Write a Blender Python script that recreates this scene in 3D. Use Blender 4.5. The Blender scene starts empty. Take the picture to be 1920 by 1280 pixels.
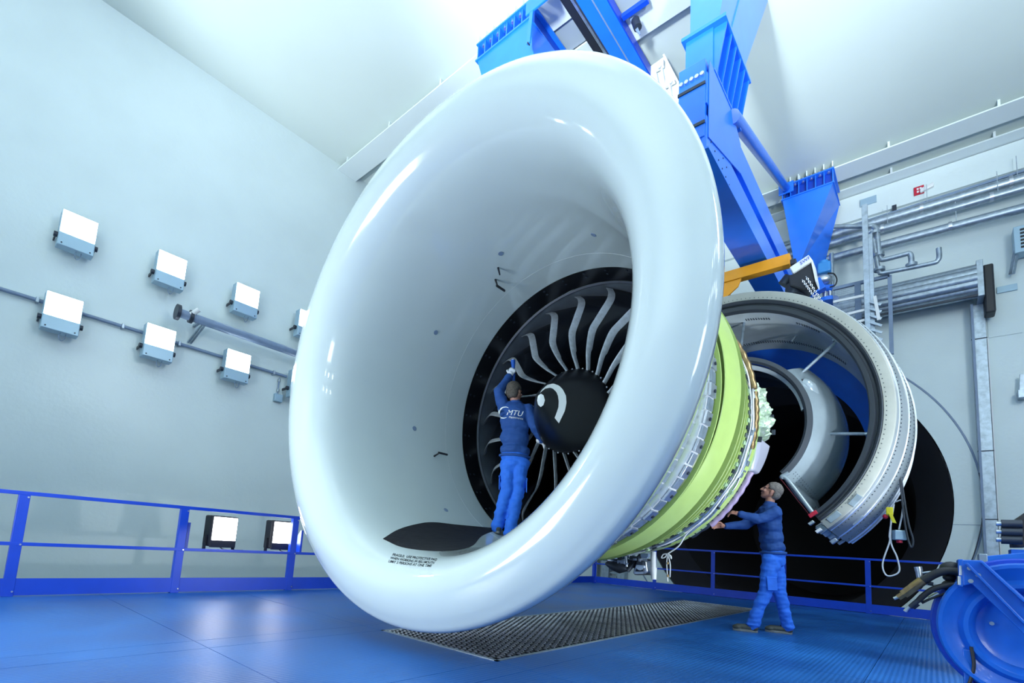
import bpy, bmesh, math, random
import numpy as np
from mathutils import Vector, Matrix, noise
from mathutils.bvhtree import BVHTree
random.seed(4)
PI = math.pi
SC = bpy.context.scene
COL = SC.collection

# ------------------------------------------------------------------ camera
FPX, CX, CY = 932.98, 910.93, 906.99          # focal length and principal point for a 1920x1280 frame
RR = Matrix(((0.74743057, 0.66109231, 0.06560869),
             (-0.03234198, 0.13484981, -0.99033809),
             (-0.66355221, 0.73808704, 0.12217190)))   # rows: camera right, down, forward in world axes
CAMH = 0.82
cam_d = bpy.data.cameras.new('camera')
cam = bpy.data.objects.new('camera', cam_d); COL.objects.link(cam)
cam_d.sensor_width = 36.0
cam_d.lens = FPX / 1920 * 36
cam_d.shift_x = (960 - CX) / 1920
cam_d.shift_y = (CY - 640) / 1920
cam_d.clip_start = 0.05; cam_d.clip_end = 200
r_, d_, f_ = RR[0], RR[1], RR[2]
cam.matrix_world = Matrix(((r_[0], -d_[0], -f_[0], 0), (r_[1], -d_[1], -f_[1], 0), (r_[2], -d_[2], -f_[2], CAMH), (0, 0, 0, 1)))
SC.camera = cam

# ------------------------------------------------------------------ world, lights, exposure
SC.view_settings.view_transform = 'Standard'
SC.view_settings.look = 'None'
SC.view_settings.gamma = 1.0
SC.view_settings.use_curve_mapping = False
SC.view_settings.exposure = 0.25
wd = bpy.data.worlds.new('world'); SC.world = wd; wd.use_nodes = True
wd.node_tree.nodes['Background'].inputs[0].default_value = (0.55, 0.75, 1.0, 1)
wd.node_tree.nodes['Background'].inputs[1].default_value = 0.3

def area(name, loc, target, size, power, color, size_y=None, spread=None):
    l = bpy.data.lights.new(name, 'AREA'); l.energy = power; l.color = color
    l.shape = 'RECTANGLE'; l.size = size; l.size_y = size_y or size
    if spread: l.spread = spread
    o = bpy.data.objects.new(name, l); COL.objects.link(o); o.location = loc
    o.rotation_euler = (Vector(target) - Vector(loc)).to_track_quat('-Z', 'Y').to_euler()
    return o
def spot(name, loc, target, power, color, ang, blend=0.3, rad=0.05):
    l = bpy.data.lights.new(name, 'SPOT'); l.energy = power; l.color = color
    l.spot_size = math.radians(ang); l.spot_blend = blend; l.shadow_soft_size = rad
    o = bpy.data.objects.new(name, l); COL.objects.link(o); o.location = loc
    o.rotation_euler = (Vector(target) - Vector(loc)).to_track_quat('-Z', 'Y').to_euler()
    return o
COOL = (0.89, 0.975, 1.0)
spot('bounce_fill_spot', (-1.5, -3.5, 3.2), (-3.0, 5.5, 10.2), 8800, COOL, 42, 0.8, 0.5)  # three added spots out of view, aimed at the ceiling for bounce fill
spot('bounce_fill_spot', (-8.5, -3.5, 3.0), (-8.0, 4.0, 10.2), 3300, COOL, 46, 0.8, 0.5)
spot('bounce_fill_spot', (4.0, -1.0, 3.0), (0.5, 8.0, 10.2), 6000, COOL, 44, 0.8, 0.5)
area('bounce_fill_light', (-1.5, -3.5, 4.8), (-1.5, -3.4, 10.2), 4.0, 700, COOL, 3.0)  # upward fill added behind the camera to brighten the ceiling
area('low_fill_light', (-4.6, -1.6, 1.3), (-2.6, 3.6, 3.8), 1.6, 190, COOL, 1.6)  # added fill out of view, brightens the upper inside of the intake
area('side_fill_light', (4.2, -0.5, 2.4), (-1.5, 3.0, 1.4), 1.6, 70, COOL, 1.6)  # added fill out of view for the lower right intake lip
area('side_fill_light', (4.3, 4.5, 6.8), (-1.75, 7.5, 6.9), 2.0, 260, COOL, 2.0)  # added fill out of view for the right face of the blue column
spot('deck_worker_spot', (2.6, 2.6, 3.2), (-1.5, 6.6, 0.9), 230, COOL, 34, 0.4, 0.12)  # unseen spot aimed at the worker on the deck
spot('floor_spotlight', (0.95, 5.25, 0.42), (-4.0, 4.6, 1.9), 260, COOL, 84, 0.6, 0.10)
spot('cowl_fill_spot', (1.6, 4.4, 1.0), (-1.9, 8.0, 3.9), 350, COOL, 40, 0.6, 0.15)  # two added fill spots out of view, brighten the open cowl inside
spot('cowl_fill_spot', (1.1, 6.3, 0.5), (-2.3, 8.2, 4.3), 400, COOL, 46, 0.6, 0.15)
spot('floor_spotlight', (3.4, 4.6, 1.1), (-0.35, 5.75, 0.0), 900, COOL, 12, 0.7, 0.05)

# ------------------------------------------------------------------ pixel -> point on a real plane
CAMP = Vector((0, 0, CAMH))
def ray(u, v):
    return (RR.transposed() @ Vector(((u - CX) / FPX, (v - CY) / FPX, 1.0))).normalized()
def at(u, v, ax, val):
    d = ray(u, v); return CAMP + d * ((val - CAMP[ax]) / d[ax])
def atn(u, v, p0, n):
    d = ray(u, v); return CAMP + d * ((Vector(p0) - CAMP).dot(n) / d.dot(n))

# ------------------------------------------------------------------ materials
MATS = {}
def mat(name, color, rough=0.5, metal=0.0, emit=0.0, emit_col=None, noise_amt=0.0, noise_scale=6.0, bump=0.0, bump_scale=60.0, coat=0.0, spec=0.5, color2=None):
    if name in MATS: return MATS[name]
    m = bpy.data.materials.new(name); m.use_nodes = True; nt = m.node_tree
    b = nt.nodes['Principled BSDF']
    b.inputs['Base Color'].default_value = (*color, 1)
    b.inputs['Roughness'].default_value = rough
    b.inputs['Metallic'].default_value = metal
    b.inputs['Specular IOR Level'].default_value = spec
    b.inputs['Coat Weight'].default_value = coat
    b.inputs['Coat Roughness'].default_value = 0.04
    if emit:
        b.inputs['Emission Color'].default_value = (*(emit_col or color), 1)
        b.inputs['Emission Strength'].default_value = emit
    tc = nt.nodes.new('ShaderNodeTexCoord')
    if noise_amt or color2:
        n = nt.nodes.new('ShaderNodeTexNoise'); n.inputs['Scale'].default_value = noise_scale; n.inputs['Detail'].default_value = 5
        nt.links.new(tc.outputs['Object'], n.inputs['Vector'])
        mx = nt.nodes.new('ShaderNodeMix'); mx.data_type = 'RGBA'
        c2 = color2 or tuple(c * (1 - noise_amt) for c in color)
        mx.inputs[6].default_value = (*color, 1); mx.inputs[7].default_value = (*c2, 1)
        rp = nt.nodes.new('ShaderNodeMapRange'); rp.inputs[1].default_value = 0.35; rp.inputs[2].default_value = 0.7
        nt.links.new(n.outputs['Fac'], rp.inputs[0]); nt.links.new(rp.outputs[0], mx.inputs[0])
        nt.links.new(mx.outputs[2], b.inputs['Base Color'])
    if bump:
        n2 = nt.nodes.new('ShaderNodeTexNoise'); n2.inputs['Scale'].default_value = bump_scale; n2.inputs['Detail'].default_value = 3
        nt.links.new(tc.outputs['Object'], n2.inputs['Vector'])
        bp = nt.nodes.new('ShaderNodeBump'); bp.inputs['Strength'].default_value = bump; bp.inputs['Distance'].default_value = 0.01
        nt.links.new(n2.outputs['Fac'], bp.inputs['Height']); nt.links.new(bp.outputs[0], b.inputs['Normal'])
    MATS[name] = m
    return m
M_WALL = mat('wall_paint', (0.68, 0.78, 0.795), 0.32, noise_amt=0.05, noise_scale=1.2, bump=0.25, bump_scale=14, spec=0.5)
M_CEIL = mat('ceiling_paint', (0.61, 0.70, 0.69), 0.6, noise_amt=0.03, noise_scale=0.8)
M_BEAM = mat('white_steel', (0.68, 0.77, 0.80), 0.4)
M_BELL = mat('white_gelcoat', (0.60, 0.69, 0.70), 0.15, coat=0.8, noise_amt=0.025, noise_scale=2.0)
M_BLUE = mat('blue_paint', (0.014, 0.18, 0.90), 0.33, coat=0.15, noise_amt=0.10, noise_scale=3)
M_RAIL = mat('railing_blue_paint', (0.004, 0.060, 0.58), 0.35, noise_amt=0.1, noise_scale=4)
M_REEL = mat('reel_blue_paint', (0.010, 0.14, 0.68), 0.3, coat=0.2, noise_amt=0.15, noise_scale=8)
M_GALV = mat('galvanised_steel', (0.42, 0.50, 0.58), 0.38, metal=0.75, noise_amt=0.3, noise_scale=12)
M_STEEL = mat('bright_steel', (0.62, 0.66, 0.72), 0.28, metal=0.9, noise_amt=0.2, noise_scale=20)
M_PIPE = mat('pipe_grey_paint', (0.20, 0.28, 0.42), 0.4, noise_amt=0.15)
M_DARK = mat('dark_rubber', (0.012, 0.014, 0.02), 0.5)
M_DARKSTEEL = mat('dark_steel', (0.03, 0.04, 0.06), 0.45, metal=0.3)
M_BLACK = mat('black_composite', (0.0035, 0.0045, 0.007), 0.3, coat=0.1)
M_BLADE = mat('black_fan_blade', (0.006, 0.008, 0.013), 0.25, coat=0.3)
M_TI = mat('titanium_edge', (0.66, 0.72, 0.78), 0.38, metal=0.55, noise_amt=0.25, noise_scale=25)
M_LINER = mat('fan_case_liner', (0.12, 0.145, 0.175), 0.45, noise_amt=0.2)
M_GREEN = mat('green_primer', (0.50, 0.68, 0.19), 0.34, coat=0.2, noise_amt=0.08, noise_scale=5)
M_GREEND = mat('groove_shaded_green', (0.08, 0.13, 0.02), 0.4, noise_amt=0.15)  # green primer darkened: shade of the case grooves put into the colour
M_GREENP = mat('pale_green_primer', (0.42, 0.60, 0.36), 0.5, noise_amt=0.35, noise_scale=14)
M_WMARK = mat('white_marking', (0.85, 0.9, 0.9), 0.4)
M_INK = mat('black_ink', (0.02, 0.025, 0.03), 0.6)
M_COWL = mat('cowl_grey', (0.27, 0.31, 0.34), 0.33, metal=0.25, noise_amt=0.12, noise_scale=3)
M_COWLIN = mat('cowl_liner', (0.64, 0.74, 0.80), 0.22, coat=0.3, noise_amt=0.15, noise_scale=2.5)
M_DUCT = mat('duct_silver', (0.29, 0.36, 0.41), 0.24, metal=0.25, noise_amt=0.2, noise_scale=3)
M_SEAL = mat('seal_dark_grey', (0.035, 0.045, 0.06), 0.55)
M_YEL = mat('yellow_crane_paint', (0.80, 0.33, 0.01), 0.4, noise_amt=0.08)
M_TAG = mat('yellow_plastic', (0.75, 0.68, 0.02), 0.5)
M_RED = mat('red_plastic', (0.5, 0.01, 0.04), 0.5)
M_WHITE = mat('white_plastic', (0.75, 0.78, 0.8), 0.4)
M_COPPER = mat('brass', (0.35, 0.24, 0.12), 0.35, metal=0.9, noise_amt=0.3, noise_scale=30)
M_LAMP = mat('lamp_glass', (1, 1, 1), 0.3, emit=13.0, emit_col=(0.86, 0.97, 1.0))
M_LAMPW = mat('studio_lamp_glass', (1, 1, 1), 0.3, emit=11.0, emit_col=(0.97, 0.97, 1.0))
M_LAMPBODY = mat('lamp_housing', (0.36, 0.52, 0.64), 0.35, metal=0.2)
M_PAD = mat('black_pad_fabric', (0.006, 0.007, 0.012), 0.8, bump=0.8, bump_scale=9)
M_SKIN = mat('skin', (0.50, 0.25, 0.18), 0.5, noise_amt=0.12, noise_scale=14)
M_HAIR = mat('grey_hair', (0.14, 0.12, 0.10), 0.75, noise_amt=0.5, noise_scale=60, bump=0.9, bump_scale=150)
M_HAIR2 = mat('silver_hair', (0.26, 0.24, 0.22), 0.75, noise_amt=0.5, noise_scale=60, bump=0.9, bump_scale=150)
M_JACK = mat('navy_jacket_cloth', (0.014, 0.075, 0.30), 0.8, noise_amt=0.15, noise_scale=9, bump=0.3, bump_scale=25)
M_TROU = mat('blue_trouser_cloth', (0.022, 0.17, 0.80), 0.8, noise_amt=0.15, noise_scale=9, bump=0.3, bump_scale=25)
M_SHOE = mat('grey_shoe_leather', (0.05, 0.065, 0.06), 0.6, noise_amt=0.3, noise_scale=30)
M_SOLE = mat('shoe_sole', (0.16, 0.18, 0.18), 0.6)
M_GLOVE = mat('white_glove', (0.7, 0.74, 0.8), 0.7)
M_TORCH = mat('blue_torch', (0.01, 0.10, 0.5), 0.35)
M_HOSE = mat('lilac_hose', (0.36, 0.28, 0.46), 0.4)
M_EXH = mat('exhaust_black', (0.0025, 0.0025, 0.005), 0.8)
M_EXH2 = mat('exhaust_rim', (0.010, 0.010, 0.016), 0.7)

# floor: ribbed blue deck paint
def floor_mat():
    m = bpy.data.materials.new('blue_deck_paint'); m.use_nodes = True; nt = m.node_tree; b = nt.nodes['Principled BSDF']
    tc = nt.nodes.new('ShaderNodeTexCoord')
    n = nt.nodes.new('ShaderNodeTexNoise'); n.inputs['Scale'].default_value = 0.9; n.inputs['Detail'].default_value = 6
    nt.links.new(tc.outputs['Object'], n.inputs['Vector'])
    cr = nt.nodes.new('ShaderNodeValToRGB')
    cr.color_ramp.elements[0].position = 0.32; cr.color_ramp.elements[0].color = (0.005, 0.070, 0.29, 1)
    cr.color_ramp.elements[1].position = 0.70; cr.color_ramp.elements[1].color = (0.014, 0.145, 0.50, 1)
    nt.links.new(n.outputs['Fac'], cr.inputs[0]); nt.links.new(cr.outputs[0], b.inputs['Base Color'])
    mp = nt.nodes.new('ShaderNodeMapping'); mp.inputs['Rotation'].default_value = (0, 0, 0)
    nt.links.new(tc.outputs['Object'], mp.inputs[0])
    w = nt.nodes.new('ShaderNodeTexWave'); w.bands_direction = 'X'; w.inputs['Scale'].default_value = 9.0; w.inputs['Distortion'].default_value = 0.3
    nt.links.new(mp.outputs[0], w.inputs['Vector'])
    w2 = nt.nodes.new('ShaderNodeTexNoise'); w2.inputs['Scale'].default_value = 34
    nt.links.new(tc.outputs['Object'], w2.inputs['Vector'])
    ad = nt.nodes.new('ShaderNodeMath'); ad.operation = 'ADD'
    nt.links.new(w.outputs['Fac'], ad.inputs[0]); nt.links.new(w2.outputs['Fac'], ad.inputs[1])
    bp = nt.nodes.new('ShaderNodeBump'); bp.inputs['Strength'].default_value = 0.14; bp.inputs['Distance'].default_value = 0.01
    nt.links.new(ad.outputs[0], bp.inputs['Height']); nt.links.new(bp.outputs[0], b.inputs['Normal'])
    rn = nt.nodes.new('ShaderNodeMapRange'); rn.inputs[3].default_value = 0.28; rn.inputs[4].default_value = 0.5
    nt.links.new(n.outputs['Fac'], rn.inputs[0]); nt.links.new(rn.outputs[0], b.inputs['Roughness'])
    return m
M_FLOOR = floor_mat()

# ------------------------------------------------------------------ object helpers
def to_obj(name, me, m, parent=None, smooth=None):
    o = bpy.data.objects.new(name, me); COL.objects.link(o)
    if m is not None:
        for mm in (m if isinstance(m, (list, tuple)) else [m]): me.materials.append(mm)
    if smooth is not None:
        me.polygons.foreach_set('use_smooth', [True] * len(me.polygons))
        try: me.set_sharp_from_angle(angle=math.radians(smooth))
        except Exception: pass
    if parent is not None: o.parent = parent
    return o
ROOTM = {}
def rootmat(o):
    while o.parent is not None: o = o.parent
    return ROOTM.get(o.name, Matrix.Identity(4))
def thing(name, label, cat, loc=(0, 0, 0), rz=0.0, group=None, mw=None):
    o = bpy.data.objects.new(name, None); COL.objects.link(o); o.empty_display_size = 0.1
    M = mw if mw is not None else Matrix.Translation(loc) @ Matrix.Rotation(rz, 4, 'Z')
    o.matrix_basis = M; ROOTM[o.name] = M.copy()
    o['label'] = label; o['category'] = cat
    if group: o['group'] = group
    return o
def tag(o, label, cat, group=None):
    o['label'] = label; o['category'] = cat
    if group: o['group'] = group
    return o

class MB:
    """collects primitive shapes in world (or local) coordinates and links them as one mesh object"""
    def __init__(s): s.v = []; s.f = []; s.mi = []; s.cur = 0
    def add(s, vs, fs):
        b = len(s.v); s.v += [tuple(v) for v in vs]
        for f in fs: s.f.append([b + i for i in f]); s.mi.append(s.cur)
        return s
    def hexa(s, p):   # 8 corners: bottom 4 ccw, top 4 ccw
        return s.add(p, [(3, 2, 1, 0), (4, 5, 6, 7), (0, 1, 5, 4), (1, 2, 6, 5), (2, 3, 7, 6), (3, 0, 4, 7)])
    def box(s, x0, x1, y0, y1, z0, z1):
        return s.hexa([(x0, y0, z0), (x1, y0, z0), (x1, y1, z0), (x0, y1, z0), (x0, y0, z1), (x1, y0, z1), (x1, y1, z1), (x0, y1, z1)])
    def obox(s, c, ax, ay, az, bev=0):   # centre and three half-axis vectors
        c = Vector(c); ax = Vector(ax); ay = Vector(ay); az = Vector(az)
        return s.hexa([c - ax - ay - az, c + ax - ay - az, c + ax + ay - az, c - ax + ay - az, c - ax - ay + az, c + ax - ay + az, c + ax + ay + az, c - ax + ay + az])
    def prism(s, poly, d):   # planar polygon extruded along d
        poly = [Vector(p) for p in poly]; d = Vector(d); n = len(poly)
        return s.add(poly + [p + d for p in poly], [tuple(range(n))[::-1], tuple(range(n, 2 * n))] + [(i, (i + 1) % n, n + (i + 1) % n, n + i) for i in range(n)])
    def bar(s, a, b, w, h, up=(0, 0, 1)):
        a = Vector(a); b = Vector(b); d = (b - a); up = Vector(up)
        sd = d.cross(up)
        if sd.length < 1e-6: sd = d.cross(Vector((1, 0, 0)))
        sd.normalize(); u2 = sd.cross(d).normalized()
        return s.obox((a + b) / 2, d / 2, sd * w / 2, u2 * h / 2)
    def tube(s, pts, r, n=10, caps=True, closed=False):
        pts = [Vector(p) for p in pts]; m = len(pts); rs = r if isinstance(r, (list, tuple)) else [r] * m
        vs = []; prev = None
        for i, p in enumerate(pts):
            if closed: t = (pts[(i + 1) % m] - pts[i - 1]).normalized()
            else: t = (pts[min(i + 1, m - 1)] - pts[max(i - 1, 0)]).normalized()
            if prev is None:
                a = t.cross(Vector((0, 0, 1)));
                if a.length < 1e-3: a = t.cross(Vector((1, 0, 0)))
                a.normalize()
            else:
                a = prev - t * prev.dot(t)
                if a.length < 1e-6: a = t.orthogonal()
                a.normalize()
            prev = a; b = t.cross(a)
            vs += [p + (a * math.cos(2 * PI * k / n) + b * math.sin(2 * PI * k / n)) * rs[i] for k in range(n)]
        fs = []
        for i in range(m if closed else m - 1):
            j = (i + 1) % m
            for k in range(n): fs.append((i * n + k, i * n + (k + 1) % n, j * n + (k + 1) % n, j * n + k))
        if caps and not closed: fs += [tuple(range(n))[::-1], tuple(range((m - 1) * n, m * n))]
        return s.add(vs, fs)
    def cyl(s, a, b, r, n=16, r2=None): return s.tube([a, b], [r, r if r2 is None else r2], n)
    def rev(s, prof, c=(0, 0), n=96, t0=0.0, t1=2 * PI, closed=False):
        """revolve (y, r) pairs about the axis x=c[0], z=c[1] parallel to Y"""
        full = abs(t1 - t0) > 2 * PI - 1e-4; k = n if full else n + 1; m = len(prof); vs = []
        for i in range(k):
            a = t0 + (t1 - t0) * i / n; ca, sa = math.cos(a), math.sin(a)
            vs += [(c[0] + r * ca, y, c[1] + r * sa) for y, r in prof]
        fs = []
        for i in range(n):
            j = (i + 1) % k
            for q in range(m if closed else m - 1):
                q2 = (q + 1) % m; fs.append((i * m + q, i * m + q2, j * m + q2, j * m + q))
        if closed and not full: fs += [tuple(range(m)), tuple(range(n * m, n * m + m))[::-1]]
        return s.add(vs, fs)
    def sphere(s, c, r, n=12, sx=1, sy=1, sz=1):
        vs = []; fs = []
        for i in range(n + 1):
            for j in range(2 * n):
                a = PI * i / n; b = PI * j / n
                vs.append((c[0] + r * sx * math.sin(a) * math.cos(b), c[1] + r * sy * math.sin(a) * math.sin(b), c[2] + r * sz * math.cos(a)))
        for i in range(n):
            for j in range(2 * n):
                fs.append((i * 2 * n + j, i * 2 * n + (j + 1) % (2 * n), (i + 1) * 2 * n + (j + 1) % (2 * n), (i + 1) * 2 * n + j))
        return s.add(vs, fs)
    def mesh(s, name, parent=None, local=False, merge=True):
        me = bpy.data.meshes.new(name); vs = s.v
        if parent is not None and not local:
            inv = rootmat(parent).inverted(); vs = [tuple(inv @ Vector(v)) for v in vs]
        me.from_pydata(vs, [], s.f); me.polygons.foreach_set('material_index', s.mi)
        bm = bmesh.new(); bm.from_mesh(me)
        if merge: bmesh.ops.remove_doubles(bm, verts=bm.verts, dist=1e-5)
        bmesh.ops.recalc_face_normals(bm, faces=bm.faces); bm.to_mesh(me); bm.free(); me.update()
        return me
    def build(s, name, m, parent=None, smooth=None, local=False, bevel=0):
        o = to_obj(name, s.mesh(name, parent, local), m, parent, smooth)
        if bevel:
            b = o.modifiers.new('bevel', 'BEVEL'); b.width = bevel; b.segments = 2; b.limit_method = 'ANGLE'
        return o
    def bvh(s):
        return BVHTree.FromPolygons([Vector(v) for v in s.v], s.f)
def struct(o): o['kind'] = 'structure'; return o
def copy_tree(o, parent=None):
    kids = list(o.children)
    c = o.copy(); COL.objects.link(c)
    if parent is not None: c.parent = parent
    for k in kids: copy_tree(k, c)
    return c
def crv(P, n=10):
    P = [Vector(p) for p in P]; P = [P[0] * 2 - P[1]] + P + [P[-1] * 2 - P[-2]]; o = []
    for i in range(1, len(P) - 2):
        for k in range(n):
            t = k / n
            o.append(0.5 * ((2 * P[i]) + (P[i + 1] - P[i - 1]) * t + (2 * P[i - 1] - 5 * P[i] + 4 * P[i + 1] - P[i + 2]) * t * t + (-P[i - 1] + 3 * P[i] - 3 * P[i + 1] + P[i + 2]) * t ** 3))
    o.append(P[-2]); return o
def crv2(P, n=8): return [(p[0], p[1]) for p in crv([(a, b, 0) for a, b in P], n)]
def text_mesh(txt, size=1.0, shear=0.0, align='LEFT', bold=0.0):
    cu = bpy.data.curves.new('t', 'FONT'); cu.body = txt; cu.size = size; cu.shear = shear; cu.align_x = align; cu.resolution_u = 3; cu.offset = bold
    o = bpy.data.objects.new('t', cu); COL.objects.link(o)
    dg = bpy.context.evaluated_depsgraph_get(); me = o.evaluated_get(dg).to_mesh()
    vs = [(v.co.x, v.co.y) for v in me.vertices]; fs = [tuple(p.vertices) for p in me.polygons]
    o.evaluated_get(dg).to_mesh_clear(); COL.objects.unlink(o); bpy.data.objects.remove(o); bpy.data.curves.remove(cu)
    return vs, fs
def drape(vs2, fs, org, xd, yd, bvh, off=0.003):
    """lay a flat lettering mesh onto a surface by dropping it along the surface normal"""
    n = Vector(xd).cross(Vector(yd)).normalized(); mb = MB(); out = []
    for x, y in vs2:
        p = Vector(org) + Vector(xd) * x + Vector(yd) * y
        h = bvh.ray_cast(p + n * 0.4, -n)
        out.append((h[0] + n * off) if h[0] is not None else p)
    mb.add(out, fs); return mb
def surf_strip(top, bot, bvh, off=0.003, nu=24, nv=6):
    """a patch lying on a surface between two polylines given as pixels"""
    def res(P, n):
        P = [Vector((a, b)) for a, b in P]; L = [0]
        for i in range(1, len(P)): L.append(L[-1] + (P[i] - P[i - 1]).length)
        o = []
        for k in range(n + 1):
            s = L[-1] * k / n; i = 0
            while i < len(P) - 2 and L[i + 1] < s: i += 1
            t = (s - L[i]) / max(1e-9, L[i + 1] - L[i]); o.append(P[i].lerp(P[i + 1], min(1, t)))
        return o
    a = res(top, nu); b = res(bot, nu); vs = []; fs = []
    for i in range(nu + 1):
        for j in range(nv + 1):
            q = a[i].lerp(b[i], j / nv); d = ray(q.x, q.y); h = bvh.ray_cast(CAMP, d)
            if h[0] is None: vs.append(None); continue
            nn = h[1] if h[1].dot(d) < 0 else -h[1]
            vs.append(h[0] + nn * off)
    for i in range(nu):
        for j in range(nv):
            f = (i * (nv + 1) + j, i * (nv + 1) + j + 1, (i + 1) * (nv + 1) + j + 1, (i + 1) * (nv + 1) + j)
            if all(vs[k] is not None for k in f): fs.append(f)
    mb = MB(); mb.add([v if v is not None else (0, 0, 0) for v in vs], fs)
    return mb
# ------------------------------------------------------------------ the room
XW, YW, ZC, XR, YF, ZF = -11.0, 14.36, 10.23, 5.0, -7.0, -1.6
EXC, EXR = (-3.0, 2.41), 3.41          # exhaust opening: centre (x, z) and radius
struct(MB().box(XW - 0.2, XW, YF, YW + 0.3, ZF, ZC).build('wall_left', M_WALL))
struct(MB().box(XR, XR + 0.2, YF, YW + 0.3, ZF, ZC).build('wall_right', M_WALL))
struct(MB().box(XW, XR, YF - 0.2, YF, ZF, ZC).build('wall_front', M_WALL))
struct(MB().box(XW - 0.2, XR + 0.2, YF - 0.2, YW + 0.3, ZC, ZC + 0.2).build('ceiling', M_CEIL))
# back wall with the round exhaust opening
mb = MB(); N = 160
def rect_hit(a):
    dx, dz = math.cos(a), math.sin(a); t = 1e9
    for lim, c, d in ((XR, EXC[0], dx), (XW, EXC[0], dx), (ZC, EXC[1], dz), (ZF, EXC[1], dz)):
        if abs(d) > 1e-9:
            tt = (lim - c) / d
            if tt > 0: t = min(t, tt)
    return (EXC[0] + dx * t, EXC[1] + dz * t)
angs = sorted(set([2 * PI * i / N for i in range(N)] + [math.atan2(z - EXC[1], x - EXC[0]) % (2 * PI) for x in (XW, XR) for z in (ZF, ZC)]))
vs = []
for a in angs:
    ox, oz = rect_hit(a)
    ix, iz = EXC[0] + EXR * math.cos(a), EXC[1] + EXR * math.sin(a)
    vs += [(ix, YW, iz), (ox, YW, oz), (ox, YW + 0.3, oz), (ix, YW + 0.3, iz)]
n = len(angs); fs = []
for i in range(n):
    j = (i + 1) % n
    for q in range(4): fs.append((i * 4 + q, i * 4 + (q + 1) % 4, j * 4 + (q + 1) % 4, j * 4 + q))
mb.add(vs, fs); struct(mb.build('wall_back', M_WALL))
# lining of the exhaust collector behind the opening
t = thing('exhaust_collector', 'huge black round exhaust opening in the white rear wall', 'exhaust duct', (EXC[0], YW, EXC[1]))
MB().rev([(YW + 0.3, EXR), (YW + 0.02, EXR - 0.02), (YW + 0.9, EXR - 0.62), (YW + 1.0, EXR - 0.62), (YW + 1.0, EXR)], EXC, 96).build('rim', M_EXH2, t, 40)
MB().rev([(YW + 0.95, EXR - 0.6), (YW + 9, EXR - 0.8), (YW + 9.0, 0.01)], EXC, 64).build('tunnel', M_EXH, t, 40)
# round joint line of the wall panel around the opening
MB().rev([(YW - 0.001, 3.93), (YW - 0.012, 3.935), (YW - 0.012, 3.965), (YW - 0.001, 3.97)], (-3.10, 2.43), 128).build('trim_1', M_PIPE, None, 40)['kind'] = 'structure'
MB().bar((0.36, YW - 0.004, 1.9), (0.86, YW - 0.004, 1.9), 0.004, 0.008).build('trim_2', M_PIPE)['kind'] = 'structure'

# deck: welded plates over a dark bed; grate strip under the engine
fl = MB().box(-6.98, 4.95, -6.9, 12.46, -0.16, -0.02).build('floor', mat('deck_bed', (0.01, 0.02, 0.06), 0.7)); struct(fl)
GX0, GX1, GY0, GY1 = -3.72, -2.35, 2.86, 10.2
xs = [-6.98, at(633, 1177, 2, 0).x, GX0, GX1, at(1292, 1185, 2, 0).x, -0.4, 1.1, 2.9, 4.95]
ys = [-6.9, -3.9, -0.9, GY0 - 1.45, GY0, 4.9, 7.6, GY1, 12.46]
for i in range(len(xs) - 1):
    for j in range(len(ys) - 1):
        if xs[i] == GX0 and GY0 <= ys[j] < GY1: continue
        g = 0.0025
        y0, y1 = ys[j] + g, ys[j + 1] - g
        MB().box(xs[i] + g, xs[i + 1] - g, y0, y1, -0.02, 0.0).build('deck_plate', M_FLOOR, fl)
gr = thing('floor_grating', 'long dark steel grating strip let into the blue deck under the engine', 'grating', ((GX0 + GX1) / 2, GY0, -0.01))
m = MB()
m.box(GX0, GX1, GY0, GY0 + 0.03, -0.02, 0.004).box(GX0, GX1, GY1 - 0.03, GY1, -0.02, 0.004)
m.box(GX0, GX0 + 0.03, GY0, GY1, -0.02, 0.004).box(GX1 - 0.03, GX1, GY0, GY1, -0.02, 0.004)
m.build('frame', M_GALV, gr)
m = MB(); lug = MB(); k = 0
y = GY0 + 0.06
while y < GY1 - 0.05:
    m.box(GX0 + 0.03, GX1 - 0.03, y - 0.008, y + 0.008, -0.018, -0.004); y += 0.06
x = GX0 + 0.06
while x < GX1 - 0.04:
    m.box(x - 0.008, x + 0.008, GY0 + 0.03, GY1 - 0.03, -0.018, -0.004); x += 0.06
y = GY0 + 0.06; q = 0
while y < GY1 - 0.05:
    x = GX0 + 0.06 + (0.03 if q % 2 else 0)
    while x < GX1 - 0.05:
        lug.add([(x - 0.016, y - 0.008, -0.004), (x + 0.016, y - 0.008, -0.004), (x + 0.016, y + 0.008, -0.004), (x - 0.016, y + 0.008, -0.004), (x - 0.011, y, 0.006), (x + 0.011, y, 0.006)],
              [(0, 1, 5, 4), (1, 2, 5), (2, 3, 4, 5), (3, 0, 4)]); x += 0.06
    y += 0.06; q += 1
o = lug.build('grating_teeth', mat('worn_teeth', (0.40, 0.42, 0.47), 0.3, metal=0.7, noise_amt=0.5, noise_scale=3), gr); o['kind'] = 'stuff'
o = m.build('grating_bars', mat('worn_grating', (0.10, 0.105, 0.13), 0.35, metal=0.8, noise_amt=0.5, noise_scale=3), gr); o['kind'] = 'stuff'
# lower floor of the hall beyond the deck
struct(MB().box(XW, XR, YF, YW, ZF - 0.1, ZF).build('floor', mat('hall_floor', (0.10, 0.16, 0.24), 0.4)))

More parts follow.
